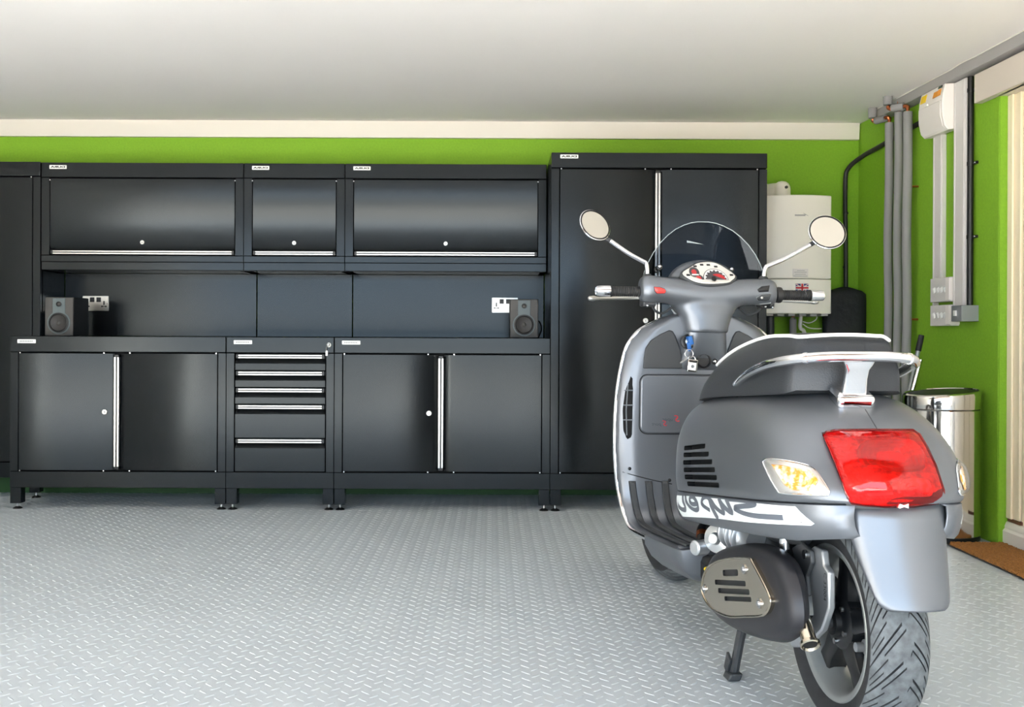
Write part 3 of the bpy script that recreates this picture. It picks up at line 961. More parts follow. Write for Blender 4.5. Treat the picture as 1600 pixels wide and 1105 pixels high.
# ================================================================== scooter
# local axes of the scooter: x = to its right, y = forward from the rear axle, z = up
XR, DR, TH, LEAN = .79, 2.185, math.radians(6), math.radians(.4)
sc = thing('scooter', 'matt grey motor scooter with chrome rails, smoked windscreen and red tail lamp', 'scooter', (0, 0, 0))
SCM = Matrix.Translation((XR, DR, 0)) @ Matrix.Rotation(TH, 4, 'Z') @ Matrix.Rotation(LEAN, 4, 'Y')
sc.matrix_world = SCM
SCI = SCM.inverted()

def bvh_of(ob):
    me = ob.data
    return BVHTree.FromPolygons([v.co.copy() for v in me.vertices], [tuple(p.vertices) for p in me.polygons])
CAM_L = SCI @ Vector((0, 0, EYE))
def survey(bvh, px, py):
    """a mark measured on the photograph, found again on the surface it lies on"""
    x, y = px - CXP, py - CYP
    xr = x * math.cos(ROLL) + y * math.sin(ROLL)
    yr = -x * math.sin(ROLL) + y * math.cos(ROLL)
    d_ = (SCI.to_3x3() @ Vector((xr / FPX, 1, -yr / FPX))).normalized()
    loc, nor, i, dist = bvh.ray_cast(CAM_L, d_)
    if loc is None:                       # just past the silhouette: nearest point of the surface
        best = None
        for k in range(220):
            h = bvh.find_nearest(CAM_L + d_ * (1.4 + .012 * k))
            if best is None or h[3] < best[3]:
                best = h
        loc, nor = best[0], best[1]
    if nor.dot(d_) > 0:
        nor = -nor
    return loc, nor
def patch(bvh, outline, off, rings=7, n_out=64, mirror=False, skip=0.0, k0=0.0):
    """a sheet lying on a surface inside a measured outline; off(k) = height above it, k = 0 centre .. 1 edge"""
    o2 = [Vector((x, y)) for x, y in outline]
    # resample
    L = [0]
    for i in range(len(o2)):
        L.append(L[-1] + (o2[(i + 1) % len(o2)] - o2[i]).length)
    pts = []
    for k in range(n_out):
        s = L[-1] * k / n_out
        for i in range(len(o2)):
            if L[i] <= s <= L[i + 1]:
                t = (s - L[i]) / max(1e-9, L[i + 1] - L[i])
                pts.append(o2[i].lerp(o2[(i + 1) % len(o2)], t))
                break
    c = sum(pts, Vector((0, 0))) / len(pts)
    rr = []
    ks = [k0 + (1 - k0) * (i / rings) for i in range(rings + 1)]
    if k0 == 0:
        ks[0] = .02
    last = None
    for k in ks:
        ring = []
        for p in pts:
            q = c.lerp(p, k)
            h = survey(bvh, q.x, q.y)
            if h is None:
                h = last
            last = h
            ring.append(h[0] + h[1] * off(k))
        rr.append(ring)
    if mirror:
        rr = [[Vector((-p.x, p.y, p.z)) for p in r] for r in rr]
    return MB().loft(rr, True, k0 == 0, False)
def smooth_closed(pts, n=6):
    return [(p.x, p.y) for p in cr([Vector((a, b)) for a, b in pts], n, True)]

# ---------------------------------------------------------------- rear cowl
BT = [(-.222, .545, .035, .535, 2.2), (-.212, .558, .075, .535, 2.3), (-.19, .578, .118, .534, 2.4), (-.16, .61, .152, .533, 2.5),
      (-.12, .65, .181, .53, 2.6), (-.07, .69, .203, .525, 2.7), (0, .722, .217, .52, 2.8), (.08, .737, .224, .515, 2.9),
      (.25, .735, .228, .50, 3.0), (.45, .722, .227, .49, 3.1), (.59, .702, .222, .48, 3.2), (.64, .68, .212, .475, 3.2)]
def belt(u):
    return .529 - .119 * (u + .2)
def half(u):
    zt, w, zw, n = lerp_table(BT, u)
    zb = belt(u)
    p = []
    for k in range(5):
        s = k / 5
        p.append((w - .006 * (1 - s) ** 2, zb + (zw - zb) * s))
    m = 26
    for k in range(m + 1):
        a = PI / 2 * k / m
        p.append((w * max(0, math.cos(a)) ** (2 / n), zw + (zt - zw) * math.sin(a) ** (2 / n)))
    return p
us = [-.222, -.219, -.215, -.21, -.203, -.195, -.185, -.175, -.165, -.15, -.135, -.12, -.1, -.08, -.06, -.04, -.02, 0, .025, .05, .08] + [.08 + .05 * k for k in range(1, 11)] + [.6, .615, .63, .64]
rings = []
for u in us:
    h = half(u)
    rings.append([(-v, u, z) for v, z in h[:-1]] + [(0, u, h[-1][1])] + [(v, u, z) for v, z in reversed(h[:-1])])
b = MB()
b.loft(rings, True, True, True)
cowl = b.build('rear_cowl', [M_body, M_black], sc, angle=60)
bv_body = bvh_of(cowl)
# cooling slots cut through both sides
slots = [(1067, 700.5, 1102, 697), (1066, 711, 1107.5, 709.4), (1065.4, 722.8, 1113, 721.6), (1066.4, 734.4, 1117, 733.9), (1068, 745.4, 1120, 746.4), (1072, 756, 1123.5, 758.4)]
cb_ = MB()
cb_.mi = 1
for a, c, e, f in slots:
    p, q = survey(bv_body, a + 2, c)[0], survey(bv_body, e, f)[0]
    for s in (1, -1):
        P_, Q_ = p.copy(), q.copy()
        P_.x *= s
        Q_.x *= s
        d_ = (Q_ - P_)
        d2 = Vector((0, d_.y, d_.z)).normalized()
        up = Vector((0, -d2.z, d2.y))
        m_ = (P_ + Q_) / 2
        L_ = Vector((0, d_.y, d_.z)).length / 2
        cb_.prism([m_ + d2 * x + up * y + Vector((.022, 0, 0)) for x, y in rrect(-L_, L_, -.0062, .0062, .0055, 4)], (-.044, 0, 0))
cut = cb_.build('slot_cutter', [M_body, M_black], sc)
md = cowl.modifiers.new('cut', 'BOOLEAN')
md.operation = 'DIFFERENCE'
md.solver = 'EXACT'
md.object = cut
bake(cowl)
bpy.data.objects.remove(cut, do_unlink=True)
cowl.data.polygons.foreach_set('use_smooth', [True] * len(cowl.data.polygons))
cowl.data.set_sharp_from_angle(angle=math.radians(45))

# lower side panels with the white sticker
def lower(s):
    rg = []
    for k in range(34):
        u = -.2 + (.632 + .2) * k / 33
        zt, w, zw, n = lerp_table(BT, u)
        w -= .005
        z1, z0 = belt(u) - .005, .447 - .119 * (u + .17)
        if u < -.1:
            z0 += (-.1 - u) * .12
        rg.append([(s * (w - .012), u, z1 + .004), (s * (w - .001), u, z1), (s * (w + .001), u, z1 * .66 + z0 * .34), (s * (w - .002), u, z1 * .35 + z0 * .65), (s * (w - .008), u, z0 + .008), (s * (w - .016), u, z0), (s * (w - .05), u, z0 + .004), (s * (w - .06), u, z0 + .03)])
    return MB().loft(rg, False).build('lower_side_panel', M_body, sc, angle=50, solid=.004)
pL = lower(-1)
pR = lower(1)
bv_low = bvh_of(pL)
def on_panel(u, z, off, s=-1):
    loc, nor, i, dist = bv_low.ray_cast(Vector((-.6, u, z)), Vector((1, 0, 0)))
    if loc is None:
        loc = Vector((-.22, u, z))
    return Vector((s * -(loc.x - .0022 - off), u, z))
corner = [(0.638, 0.414), (0.347, 0.455), (0.08, 0.488), (-0.113, 0.51), (-0.155, 0.478), (0.078, 0.443), (0.287, 0.413), (0.57, 0.366)]
top_ = [corner[0], corner[1], corner[2], corner[3]]
bot_ = [corner[7], corner[6], corner[5], corner[4]]
def edge_at(e, s):
    p = cr([Vector(q) for q in e], 12)
    f = s * (len(p) - 1)
    i = min(int(f), len(p) - 2)
    return p[i].lerp(p[i + 1], f - i)
WORD = {
 'r': ([(0.537, 0.436), (0.53, 0.418), (0.512, 0.405), (0.515, 0.395), (0.546, 0.39), (0.575, 0.391), (0.591, 0.396)], 0.0059),
 'e': ([(0.51, 0.436), (0.498, 0.421), (0.465, 0.411), (0.423, 0.41), (0.395, 0.417), (0.392, 0.427), (0.411, 0.436), (0.437, 0.441), (0.461, 0.437), (0.465, 0.428), (0.443, 0.422), (0.396, 0.43)], 0.0053),
 'p': ([(0.3, 0.457), (0.324, 0.459), (0.35, 0.453), (0.362, 0.441), (0.347, 0.434), (0.317, 0.432), (0.296, 0.431)], 0.0050),
 'q': ([(0.309, 0.463), (0.288, 0.448), (0.265, 0.432), (0.243, 0.4185)], 0.0069),
 'u': ([(0.289, 0.456), (0.254, 0.446), (0.21, 0.441), (0.197, 0.445), (0.211, 0.456), (0.239, 0.472)], 0.0056),
 'v': ([(0.239, 0.472), (0.211, 0.461), (0.163, 0.452), (0.143, 0.453), (0.151, 0.459), (0.19, 0.479)], 0.0056),
 'S': ([(0.175, 0.479), (0.129, 0.485), (0.08, 0.491), (0.036, 0.4955), (0.019, 0.494), (0.037, 0.487), (0.089, 0.476), (0.123, 0.468), (0.118, 0.464), (0.079, 0.463), (0.023, 0.467), (-0.03, 0.474), (-0.085, 0.482)], 0.0053)}
for s in (-1, 1):
    par = pL if s < 0 else pR
    nu, nz = 48, 7
    b = MB()
    g = []
    for j in range(nz + 1):
        for i in range(nu + 1):
            q = edge_at(bot_, i / nu).lerp(edge_at(top_, i / nu), j / nz)
            g.append(on_panel(min(q.x, .626), min(q.y, belt(q.x) - .007), .0006, s))
    b.add(g, [(j * (nu + 1) + i, j * (nu + 1) + i + 1, (j + 1) * (nu + 1) + i + 1, (j + 1) * (nu + 1) + i) for j in range(nz) for i in range(nu)])
    stk = b.build('white_sticker', M_sticker, par, angle=60)
    b = MB()
    for li, (key, (pts, w)) in enumerate(WORD.items()):
        if s > 0:       # the far side carries the same word, running the other way
            pts = [(.483 - u, belt(.483 - u) - (belt(u) - z)) for u, z in pts]
        c = cr([Vector(p) for p in pts], 7)
        vv = []
        for i, p in enumerate(c):
            t_ = (c[min(i + 1, len(c) - 1)] - c[max(i - 1, 0)]).normalized()
            # pen held flat: strokes are even when seen on the panel
            n_ = Vector((-t_.y, t_.x))
            ww = w * (1 + .55 * abs(n_.x))
            for q in (-1, -.33, .33, 1):
                r_ = p + n_ * ww * q
                vv.append(on_panel(r_.x, min(r_.y, belt(r_.x) - .0065), .0013 + li * .00003, s))
        b.add(vv, [(i * 4 + j, i * 4 + j + 1, i * 4 + j + 5, i * 4 + j + 4) for i in range(len(c) - 1) for j in range(3)])
    b.build('sticker_lettering', M_script, stk, angle=60)

# rear mudguard flap under the tail lamp
rg = []
for z, uc, h, wr in ((.535, -.212, .108, .05), (.50, -.222, .104, .05), (.46, -.233, .099, .05), (.42, -.246, .092, .045), (.385, -.258, .084, .038), (.36, -.267, .078, .033), (.345, -.272, .073, .029), (.337, -.274, .066, .024), (.333, -.275, .056, .018)):
    row = []
    for k in range(25):
        s = -1 + 2 * k / 24
        row.append((h * math.sin(s * 1.25) / math.sin(1.25) + .004, uc + wr * (1 - math.cos(s * 1.25)) / (1 - math.cos(1.25)), z))
    rg.append(row)
MB().loft(rg, False).build('rear_mudguard', M_body, sc, angle=60, solid=.005)

# ---------------------------------------------------------------- lamps
tl = [(65, 120), (80, 80), (110, 58), (200, 42), (600, 38), (1000, 40), (1060, 80), (1120, 180), (1220, 390), (1300, 640), (1302, 710), (1240, 762), (1000, 795), (700, 798), (500, 785), (372, 765), (320, 680), (230, 480), (130, 280)]
# the lamp unit bridges the tail: its own smooth back plate, then reflector, then lens
tl_px = [(1275 + x / 6.667, 670 + y / 6.667) for x, y in tl]
# a solid tail block gives the lamp its seat behind the cowl edge
b = MB()
rg = []
for z, uc, h in ((.52, -.214, .104), (.54, -.219, .105), (.565, -.213, .109), (.60, -.187, .113), (.635, -.151, .115), (.66, -.115, .112), (.675, -.084, .10)):
    rg.append([(-.011 + h * .95 * (-1 + 2 * k / 20), uc + .024 * (abs(-1 + 2 * k / 20) ** 2.6), z) for k in range(21)])
tb = MB().loft(rg, False)
tail_seat = tb.build('tail_lamp_housing', M_darkpl, sc, angle=60)
bv_tail = bvh_of(tail_seat)
lamp = patch(bv_tail, tl_px, lambda k: .004, 8, 72).build('tail_lamp', M_redin, sc, angle=60)
bowl = smooth_closed([(1275 + x / 6.667, 670 + y / 6.667) for x, y in ((420, 290), (450, 200), (560, 160), (750, 165), (950, 170), (1060, 240), (1110, 350), (1090, 450), (950, 480), (760, 470), (600, 430), (470, 420))], 3)
patch(bv_tail, bowl, lambda k: .005 + .007 * (int(k * 14) % 2) * (k > .4) + .006 * k * k, 14, 48).build('reflector_bowl', M_reflector, lamp, angle=20)
bowl = smooth_closed([(1275 + x / 6.667, 670 + y / 6.667) for x, y in ((820, 640), (850, 570), (980, 545), (1120, 560), (1165, 620), (1165, 700), (1060, 715), (860, 700))], 3)
patch(bv_tail, bowl, lambda k: .005 + .006 * (int(k * 12) % 2) + .005 * k * k, 12, 40).build('reflector_bowl', M_amber, lamp, angle=20)
bar_ = [(1275 + x / 6.667, 670 + y / 6.667) for x, y in ((520, 675), (780, 665), (790, 695), (540, 705))]
patch(bv_tail, bar_, lambda k: .008, 3, 24).build('reflector_bar', M_white_badge, lamp)
bar_ = [(1275 + x / 6.667, 670 + y / 6.667) for x, y in ((835, 650), (980, 640), (1000, 685), (850, 690))]
patch(bv_tail, bar_, lambda k: .0115, 3, 24).build('reflector_bar', M_white_badge, lamp)
patch(bv_tail, tl_px, lambda k: .006 + .022 * (1 - k ** 3.2), 12, 96).build('lens', M_redlens, lamp, angle=60)
MB().tube([survey(bv_tail, x, y)[0] + survey(bv_tail, x, y)[1] * .006 for x, y in tl_px], .0028, 8, True).build('lens_rim', M_redlens, lamp)
c_ = survey(bv_tail, 1408, 786)[0]
MB().prism([(c_.x + x, c_.y - .012, c_.z - .004 + z) for x, z in ((-.009, .004), (0, .001), (.009, .004), (.009, -.005), (0, -.002), (-.009, -.005))], (0, .012, 0)).build('lens_latch', M_piping, lamp)

ts = [(1190 + x / 13.33, 705 + y / 13.33) for x, y in ((45, 235), (70, 195), (120, 172), (250, 165), (560, 205), (900, 280), (1050, 340), (1170, 450), (1290, 625), (1400, 800), (1410, 870), (1330, 930), (900, 912), (430, 880), (340, 810), (200, 580), (80, 330))]
ts2 = [(1190 + x / 13.33, 705 + y / 13.33) for x, y in ((220, 280), (450, 300), (780, 370), (980, 400), (1080, 470), (1190, 620), (1050, 830), (900, 830), (650, 810), (480, 690), (350, 480))]
for mir in (False, True):
    h = patch(bv_body, ts, lambda k: .0016, 6, 64, mir).build('turn_signal', M_reflector, sc, angle=60)
    patch(bv_body, ts2, lambda k: .0032 + .0022 * (int(k * 10) % 2), 10, 44, mir).build('amber_bulb', M_amber, h, angle=20)
    patch(bv_body, ts, lambda k: .003 + .012 * (1 - k ** 4), 8, 64, mir).build('lens', M_clearlens, h, angle=60)
    pp = []
    for x, y in ts:
        q = survey(bv_body, x, y)
        q = q[0] + q[1] * .0018
        pp.append(Vector((-q.x if mir else q.x, q.y, q.z)))
    MB().tube(cr(pp, 3, True), .002, 6, True).build('lens_rim', M_chrome, h)
# seam down the middle of the tail
pp = []
for x, y in ((1352, 640), (1358, 650), (1364, 660), (1369, 668), (1373, 676)):
    q = survey(bv_body, x, y)
    pp.append(q[0] + q[1] * .0003)
MB().tube(pp, .0012, 6).build('cowl_seam', M_darkpl, sc)

# ---------------------------------------------------------------- seat
ST_ = [(.026, .840, .092, .118, .742), (.04, .856, .101, .131, .736), (.08, .860, .105, .140, .73), (.2, .857, .118, .148, .72), (.36, .828, .130, .162, .708),
       (.5, .788, .130, .168, .695), (.58, .765, .113, .160, .685), (.64, .738, .082, .125, .678), (.672, .70, .045, .07, .676)]
rg, pipL, pipR = [], [], []
for k in range(41):
    u = .026 + (.672 - .026) * (k / 40) ** 1.15
    zt, wt, wb, zb = lerp_table(ST_, u)
    cz = .012 * max(0, math.sin(PI * (u - .03) / .64))
    L_ = []
    for j in range(7):
        s = j / 6
        L_.append((wb + (wt - wb) * s + .010 * math.sin(PI * s), zb + (zt - zb) * s))
    top = [(wt * (1 - j / 8), zt + cz * (1 - (1 - j / 8) ** 2) + .004 * math.sin(PI * min(1, j / 2) / 2)) for j in range(1, 9)]
    h = L_ + top
    rg.append([(-v - .006, u, z) for v, z in h] + [(v - .006, u, z) for v, z in reversed(h[:-1])])
    if u < .53:
        pipL.append(Vector((-wt - .008, u, zt + .002)))
        pipR.append(Vector((wt - .004, u, zt + .002)))
seat = MB().loft(rg, True, True, True).build('seat', M_seat, sc, angle=50)
pts = list(reversed(pipL))
u0 = pipL[0]
back = [Vector((x, .030, .862 + .004 * (1 - (x / .09) ** 2))) for x in (-.088, -.06, -.03, 0, .03, .06, .078)]
MB().tube(cr(pts[::3] + back + pipR[1::3], 4), .0042, 8).build('seat_piping', M_piping, seat)
# stitched corner seams
for s in (-1, 1):
    MB().tube([(s * .092 - .006, .034, .853), (s * .110 - .006, .032, .80), (s * .128 - .006, .038, .738)], .0014, 6).build('seam', M_darkpl, seat)
    MB().tube([(s * (.1085 + .010 * math.sin(PI * q) + .0318 * (1 - q)) - .006, .115, .728 + .131 * q) for q in [k / 8 for k in range(9)]], .0014, 6).build('seam', M_darkpl, seat)

# ---------------------------------------------------------------- chrome grab rail
rail = [(-.148, .34, .735), (-.156, .30, .746), (-.166, .2, .772), (-.168, .1, .793), (-.158, .02, .806), (-.128, -.034, .814), (-.08, -.053, .818), (-.02, -.058, .819), (.05, -.053, .819), (.105, -.034, .815), (.143, .01, .806), (.158, .06, .795), (.16, .12, .778), (.155, .2, .755), (.148, .3, .738)]
gr = MB().tube(cr(rail, 6), .0115, 14).build('grab_rail', M_chrome, sc, angle=60)
for i in (5, 9):
    d_ = (Vector(rail[i + 1]) - Vector(rail[i - 1])).normalized()
    MB().lathe([(.0125, -.005), (.0133, 0), (.0125, .005)], rail[i], d_, 16).build('rail_collar', M_chrome, gr)
rg = []
for z, v0, v1, y, th in ((.808, -.050, .020, -.052, .010), (.80, -.046, .016, -.05, .010), (.79, -.040, .010, -.046, .010), (.77, -.040, .010, -.038, .010), (.735, -.043, .013, -.028, .012)):
    m_ = (v0 + v1) / 2
    hw = (v1 - v0) / 2
    rg.append([(m_ + hw * math.copysign(abs(math.cos(a)) ** .4, math.cos(a)), y + .010 + th * math.copysign(abs(math.sin(a)) ** .8, math.sin(a)) - .004 * math.cos(a) ** 2, z) for a in [2 * PI * k / 24 for k in range(24)]])
MB().loft(rg, True, True, True).build('rail_bracket', M_chrome, gr, angle=50)
b = MB()
b.obox((-.014, -.012, .728), (.042, 0, 0), (0, .028, .012), (0, -.005, .0165))
b.build('bracket_foot', M_chrome, gr, bevel=.011, bseg=4)
for s in (-1, 1):
    MB().cyl((s * .148, .335, .735), (s * .135, .34, .70), .009, n=10).build('rail_mount', M_black, gr)

# ---------------------------------------------------------------- wheels
def tyre_mesh(R=.238, half=.062):
    NA, prof = 900, []
    for k in range(65):
        a = -1 + 2 * k / 64                      # across the tyre
        ang = a * 2.15
        if abs(a) < .72:
            t_ = a / .72
            v = half * math.sin(t_ * 1.35) / math.sin(1.35)
            r = R - .034 * (1 - math.cos(t_ * 1.35)) / (1 - math.cos(1.35))
        else:
            q = (abs(a) - .72) / .28
            v = math.copysign(half - .012 * q * q, a)
            r = R - .034 - .036 * q
        prof.append((v, r, a))
    vs, fs, ms, dep = [], [], [], []
    teeth = 20
    for i in range(NA):
        fr = (i * teeth / NA) % 1.0
        for v, r, a in prof:
            d_ = 0
            x = min(abs(a) / .72, 1.0)
            c_ = .5 * min(1, max(0, a / .05))
            # the mesh itself is swept into chevrons, so that every groove runs along its own edges
            th = 2 * PI * i / NA + (1.15 * x + .35 * x * x - c_) * 2 * PI / teeth
            if .05 < x < .97:
                if fr < .05 and x > .14:
                    d_ = .0045
                if .47 < fr < .515 and .5 < x < .94:
                    d_ = .004
                if .25 < fr < .295 and .08 < x < .56:
                    d_ = .0036
                if .74 < fr < .785 and .6 < x < .9:
                    d_ = .003
            rr = r - d_
            dep.append(d_)
            vs.append((v, rr * math.cos(th), rr * math.sin(th)))
    n = len(prof)
    for i in range(NA):
        for j in range(n - 1):
            a, c = i * n + j, ((i + 1) % NA) * n + j
            fs.append((a, a + 1, c + 1, c))
            groove = max(dep[a], dep[a + 1], dep[c], dep[c + 1]) > 0
            ms.append(0 if groove or abs(prof[j][2]) > .72 else 1)
    return vs, fs, ms
tv, tf, tm = tyre_mesh()
def wheel(cy, cz, spin, steer=0.0):
    R_ = Matrix.Rotation(steer, 3, 'Z')
    def P(v, y, z):
        q = R_ @ Vector((v, y, z))
        return (q.x, q.y + cy, q.z + cz)
    b = MB()
    b.add([P(*p) for p in tv], tf)
    b.m = list(tm)
    ty = b.build('tyre', [M_rubber, M_tread], sc, angle=32, fix=False)
    def lat(prof, n=64):
        m = MB()
        m.loft([[P(h, r * math.cos(2 * PI * k / n), r * math.sin(2 * PI * k / n)) for k in range(n)] for r, h in prof], True)
        return m
    prof = [(.171, -.048), (.166, -.052), (.158, -.051), (.152, -.047), (.147, -.036), (.136, -.012), (.136, .012), (.147, .036), (.152, .047), (.158, .051), (.166, .052), (.171, .048)]
    rim = lat(prof).build('rim', M_rim, sc, angle=40)
    for k in range(5):
        a0 = spin + 2 * PI * k / 5
        m = MB()
        rg = []
        for r, wd, h0, h1 in ((.035, .030, -.030, .02), (.07, .026, -.030, .018), (.11, .021, -.028, .016), (.140, .026, -.026, .016)):
            ca, sa = math.cos(a0), math.sin(a0)
            rg.append([P(h, r * ca - w * sa, r * sa + w * ca) for w, h in ((-wd, h0 + .004), (-wd + .006, h0), (wd - .006, h0), (wd, h0 + .004), (wd, h1), (-wd, h1))])
        m.loft(rg, True, True, True)
        m.build('spoke', M_spoke, rim, angle=40)
    m = MB()
    n = 32
    m.loft([[P(h, r * math.cos(2 * PI * k / n), r * math.sin(2 * PI * k / n)) for k in range(n)] for r, h in ((.058, .03), (.06, -.028), (.052, -.036), (.03, -.038), (.028, -.05), (.01, -.052))], True, True, True)
    hub = m.build('hub', M_spoke, rim, angle=40)
    for k in range(5):
        a0 = spin + 2 * PI * (k + .5) / 5
        m = MB()
        c0 = Vector(P(-.036, .043 * math.cos(a0), .043 * math.sin(a0)))
        c1 = Vector(P(-.042, .043 * math.cos(a0), .043 * math.sin(a0)))
        m.cyl(c0, c1, .0065, n=10)
        m.build('wheel_bolt', M_zinc, hub)
    m = MB()
    m.loft([[P(h, r * math.cos(2 * PI * k / 48), r * math.sin(2 * PI * k / 48)) for k in range(48)] for r, h in ((.11, .030), (.11, .034), (.07, .034), (.07, .030))] , True)
    m.build('brake_disc', M_cast, rim, angle=30)
    return rim
rimr = wheel(0, .238, .35)
wheel(1.371, .238, .9, .10)
# brake caliper glimpsed through the rear wheel
b = MB()
b.obox((.028, -.07, .305), (.024, 0, 0), (0, .028, .02), (0, -.016, .022))
b.build('brake_caliper', M_cast, sc, bevel=.006)
for y, z in ((-.095, .292), (-.055, .325)):
    MB().cyl((-.012, y, z), (.03, y, z), .010, n=12).build('caliper_bolt', M_zinc, sc)
b = MB(); b.lathe([(.016, 0), (.016, .03), (.01, .034), (.01, .05)], (.02, -.075, .205), (-1, 0, 0), 14)
b.build('axle_fitting', M_cast, sc)

# ---------------------------------------------------------------- engine, exhaust and stand
MC = (.16, .27)
MO = [(.49, .2), (.44, .262), (.365, .316), (.187, .372), (.05, .392), (-.06, .378), (-.115, .325), (-.12, .262), (-.06, .215), (.06, .182), (.26, .152), (.407, .157)]
MOs = cr([Vector(p) for p in MO], 5, True)
def mring(v, s, dc=0):
    return [(v, MC[0] + dc + (p.x - MC[0]) * s, MC[1] + (p.y - MC[1]) * s) for p in MOs]
MB().loft([mring(-.196, .55), mring(-.196, .84), mring(-.192, .92), mring(-.182, .975), mring(-.165, 1.0), mring(-.145, .97, .012), mring(-.12, .86, .04), mring(-.10, .70, .07), mring(-.09, .5, .08)], True, True, True).build('muffler', M_muffler, sc, angle=50)
PL = [(.416, .206), (.383, .263), (.301, .303), (.189, .336), (.082, .36), (.055, .354), (-.035, .312), (-.046, .29), (-.007, .257), (.099, .224), (.225, .19), (.353, .180)]
PLs = cr([Vector(p) for p in PL], 4, True)
b = MB()
b.prism([(-.2065, p.x, p.y) for p in PLs], (.012, 0, 0))
plate = b.build('heat_shield', [M_shield, M_black], sc, angle=30)
cb_ = MB()
cb_.mi = 1
for (a, c), (e, f), hgt in (((.255, .286), (.15, .312), .0075), ((.312, .250), (.100, .2985), .0062), ((.287, .2355), (.076, .2855), .0062), ((.240, .228), (.064, .272), .0055)):
    p, q = Vector((0, a, c)), Vector((0, e, f))
    d_ = (q - p)
    L_ = d_.length / 2
    d_.normalize()
    up = Vector((0, -d_.z, d_.y))
    m_ = (p + q) / 2
    cb_.prism([m_ + d_ * x + up * y + Vector((-.215, 0, 0)) for x, y in rrect(-L_, L_, -hgt, hgt, hgt * .8, 4)], (.014, 0, 0))
cut = cb_.build('slot_cutter', [M_shield, M_black], sc)
md = plate.modifiers.new('cut', 'BOOLEAN')
md.operation = 'DIFFERENCE'
md.object = cut
bake(plate)
bpy.data.objects.remove(cut, do_unlink=True)
plate.data.polygons.foreach_set('use_smooth', [False] * len(plate.data.polygons))
MB().tube([(-.2065, p.x, p.y) for p in PLs], .003, 8, True).build('shield_rim', M_shield, plate)
for y, z in ((.109, .329), (.013, .277), (.392, .213)):
    MB().lathe([(.011, 0), (.011, .003), (.007, .0035), (.006, .007), (.003, .007)], (-.206, y, z), (-1, 0, 0), 14).build('shield_bolt', M_zinc, plate)
# tail pipe
b = MB()
b.lathe([(.0155, 0), (.0155, .054), (.020, .057), (.021, .064), (.0185, .066), (.0150, .062), (.013, .03)], (-.152, -.088, .272), (-.06, -.72, -.62), 20)
b.build('tail_pipe', M_shield, sc, angle=30)
MB().cyl((-.1535, -.106, .2567), (-.1559, -.1344, .2322), .0142, n=16).build('tail_pipe_bore', M_black, sc)
# swing arm plate beside the wheel
BK = [(.013, .39), (-.019, .408), (-.06, .407), (-.069, .378), (-.093, .368), (-.095, .294), (-.062, .238), (.024, .175), (.09, .155), (.118, .166), (.04, .20), (-.02, .26), (.0, .337)]
b = MB()
b.prism([(-.100, y, z) for y, z in BK], (.016, 0, 0))
arm = b.build('swing_arm', M_cast, sc, bevel=.004)
text_mb('C 33004', .017, lambda x, y: (-.1008, -.079 - y, .335 - x)).build('casting_number', M_darkpl, arm, fix=False)
b = MB()
b.prism([(-.112, y, z) for y, z in ((.07, .385), (.02, .41), (-.03, .40), (-.035, .375), (-.01, .34), (-.02, .30), (.01, .29), (.03, .33))], (.01, 0, 0))
b.build('bracket_plate', M_darkpl, sc, bevel=.003)
MB().cyl((-.118, -.01, .388), (-.10, -.01, .388), .010, n=12).build('bracket_bolt', M_zinc, sc)
MB().cyl((-.10, 0, .238), (.10, 0, .238), .014, n=14).build('axle', M_darkpl, sc)
# crankcase and its silver covers
b = MB()
rg = []
for v, s in ((-.10, .6), (-.092, .9), (-.08, 1), (.06, 1), (.08, .8)):
    rg.append([(v, .36 + .20 * s * math.cos(a), .30 + .09 * s * math.sin(a)) for a in [2 * PI * k / 24 for k in range(24)]])
b.loft(rg, True, True, True)
b.build('crankcase', M_darkpl, sc, angle=50)
b = MB(); b.box(-.12, .12, .08, .60, .41, .46)
b.build('underseat_tray', M_black, sc)
b = MB(); b.lathe([(.013, .046), (.015, .04), (.017, .034), (.036, .030), (.040, .02), (.040, .012), (.037, .010), (.037, .004), (.041, .002), (.041, -.006), (.034, -.008), (.034, -.05)], (-.128, .49, .322), (-.75, -.62, .1), 28)
b.build('water_pump', M_cast, sc, angle=35)
b = MB(); b.lathe([(.020, 0), (.020, .038), (.015, .042)], (-.165, .515, .295), (-.85, -.4, 0), 18)
b.build('pump_outlet', M_cast, sc, angle=35)
b = MB(); b.tube(cr([(-.16, .555, .30), (-.155, .58, .325), (-.13, .60, .35)], 5), .014, 12)
b.build('coolant_hose', M_black, sc)
MB().tube([(-.158, .565, .312), (-.155, .575, .32)], .0165, 12).build('hose_clip', M_copper, sc)
b = MB()
rg = []
for y, r in ((.45, .036), (.40, .046), (.33, .044), (.27, .036)):
    rg.append([(-.115 + .8 * r * math.cos(a), y, .352 + r * math.sin(a)) for a in [2 * PI * k / 18 for k in range(18)]])
b.loft(rg, True, True, True)
b.build('cylinder_head', M_cast, sc, angle=50)
for y in (.43, .38, .33):
    MB().lathe([(.040, -.005), (.046, -.003), (.046, .003), (.040, .005)], (-.115, y, .352), (0, 1, 0), 20).build('cooling_fin', M_cast, sc)
MB().tube(cr([(-.10, .27, .39), (-.12, .18, .405), (-.13, .10, .41), (-.10, .02, .42)], 5), .019, 12).build('air_hose', M_darkpl, sc)
b = MB(); b.lathe([(.012, 0), (.012, .05), (.006, .052), (.006, .07)], (-.13, .065, .435), (0, 0, -1), 14)
b.build('shock_absorber', M_chrome, sc)
MB().lathe([(.009, 0), (.009, .02)], (-.14, .10, .375), (-.5, -.8, .2), 12).build('yellow_tagged_plug', M_yellow, sc)
MB().lathe([(.006, 0), (.006, .02), (.004, .024)], (-.150, .515, .235), (-.8, -.5, .1), 12).build('drain_plug', M_yellow, sc)
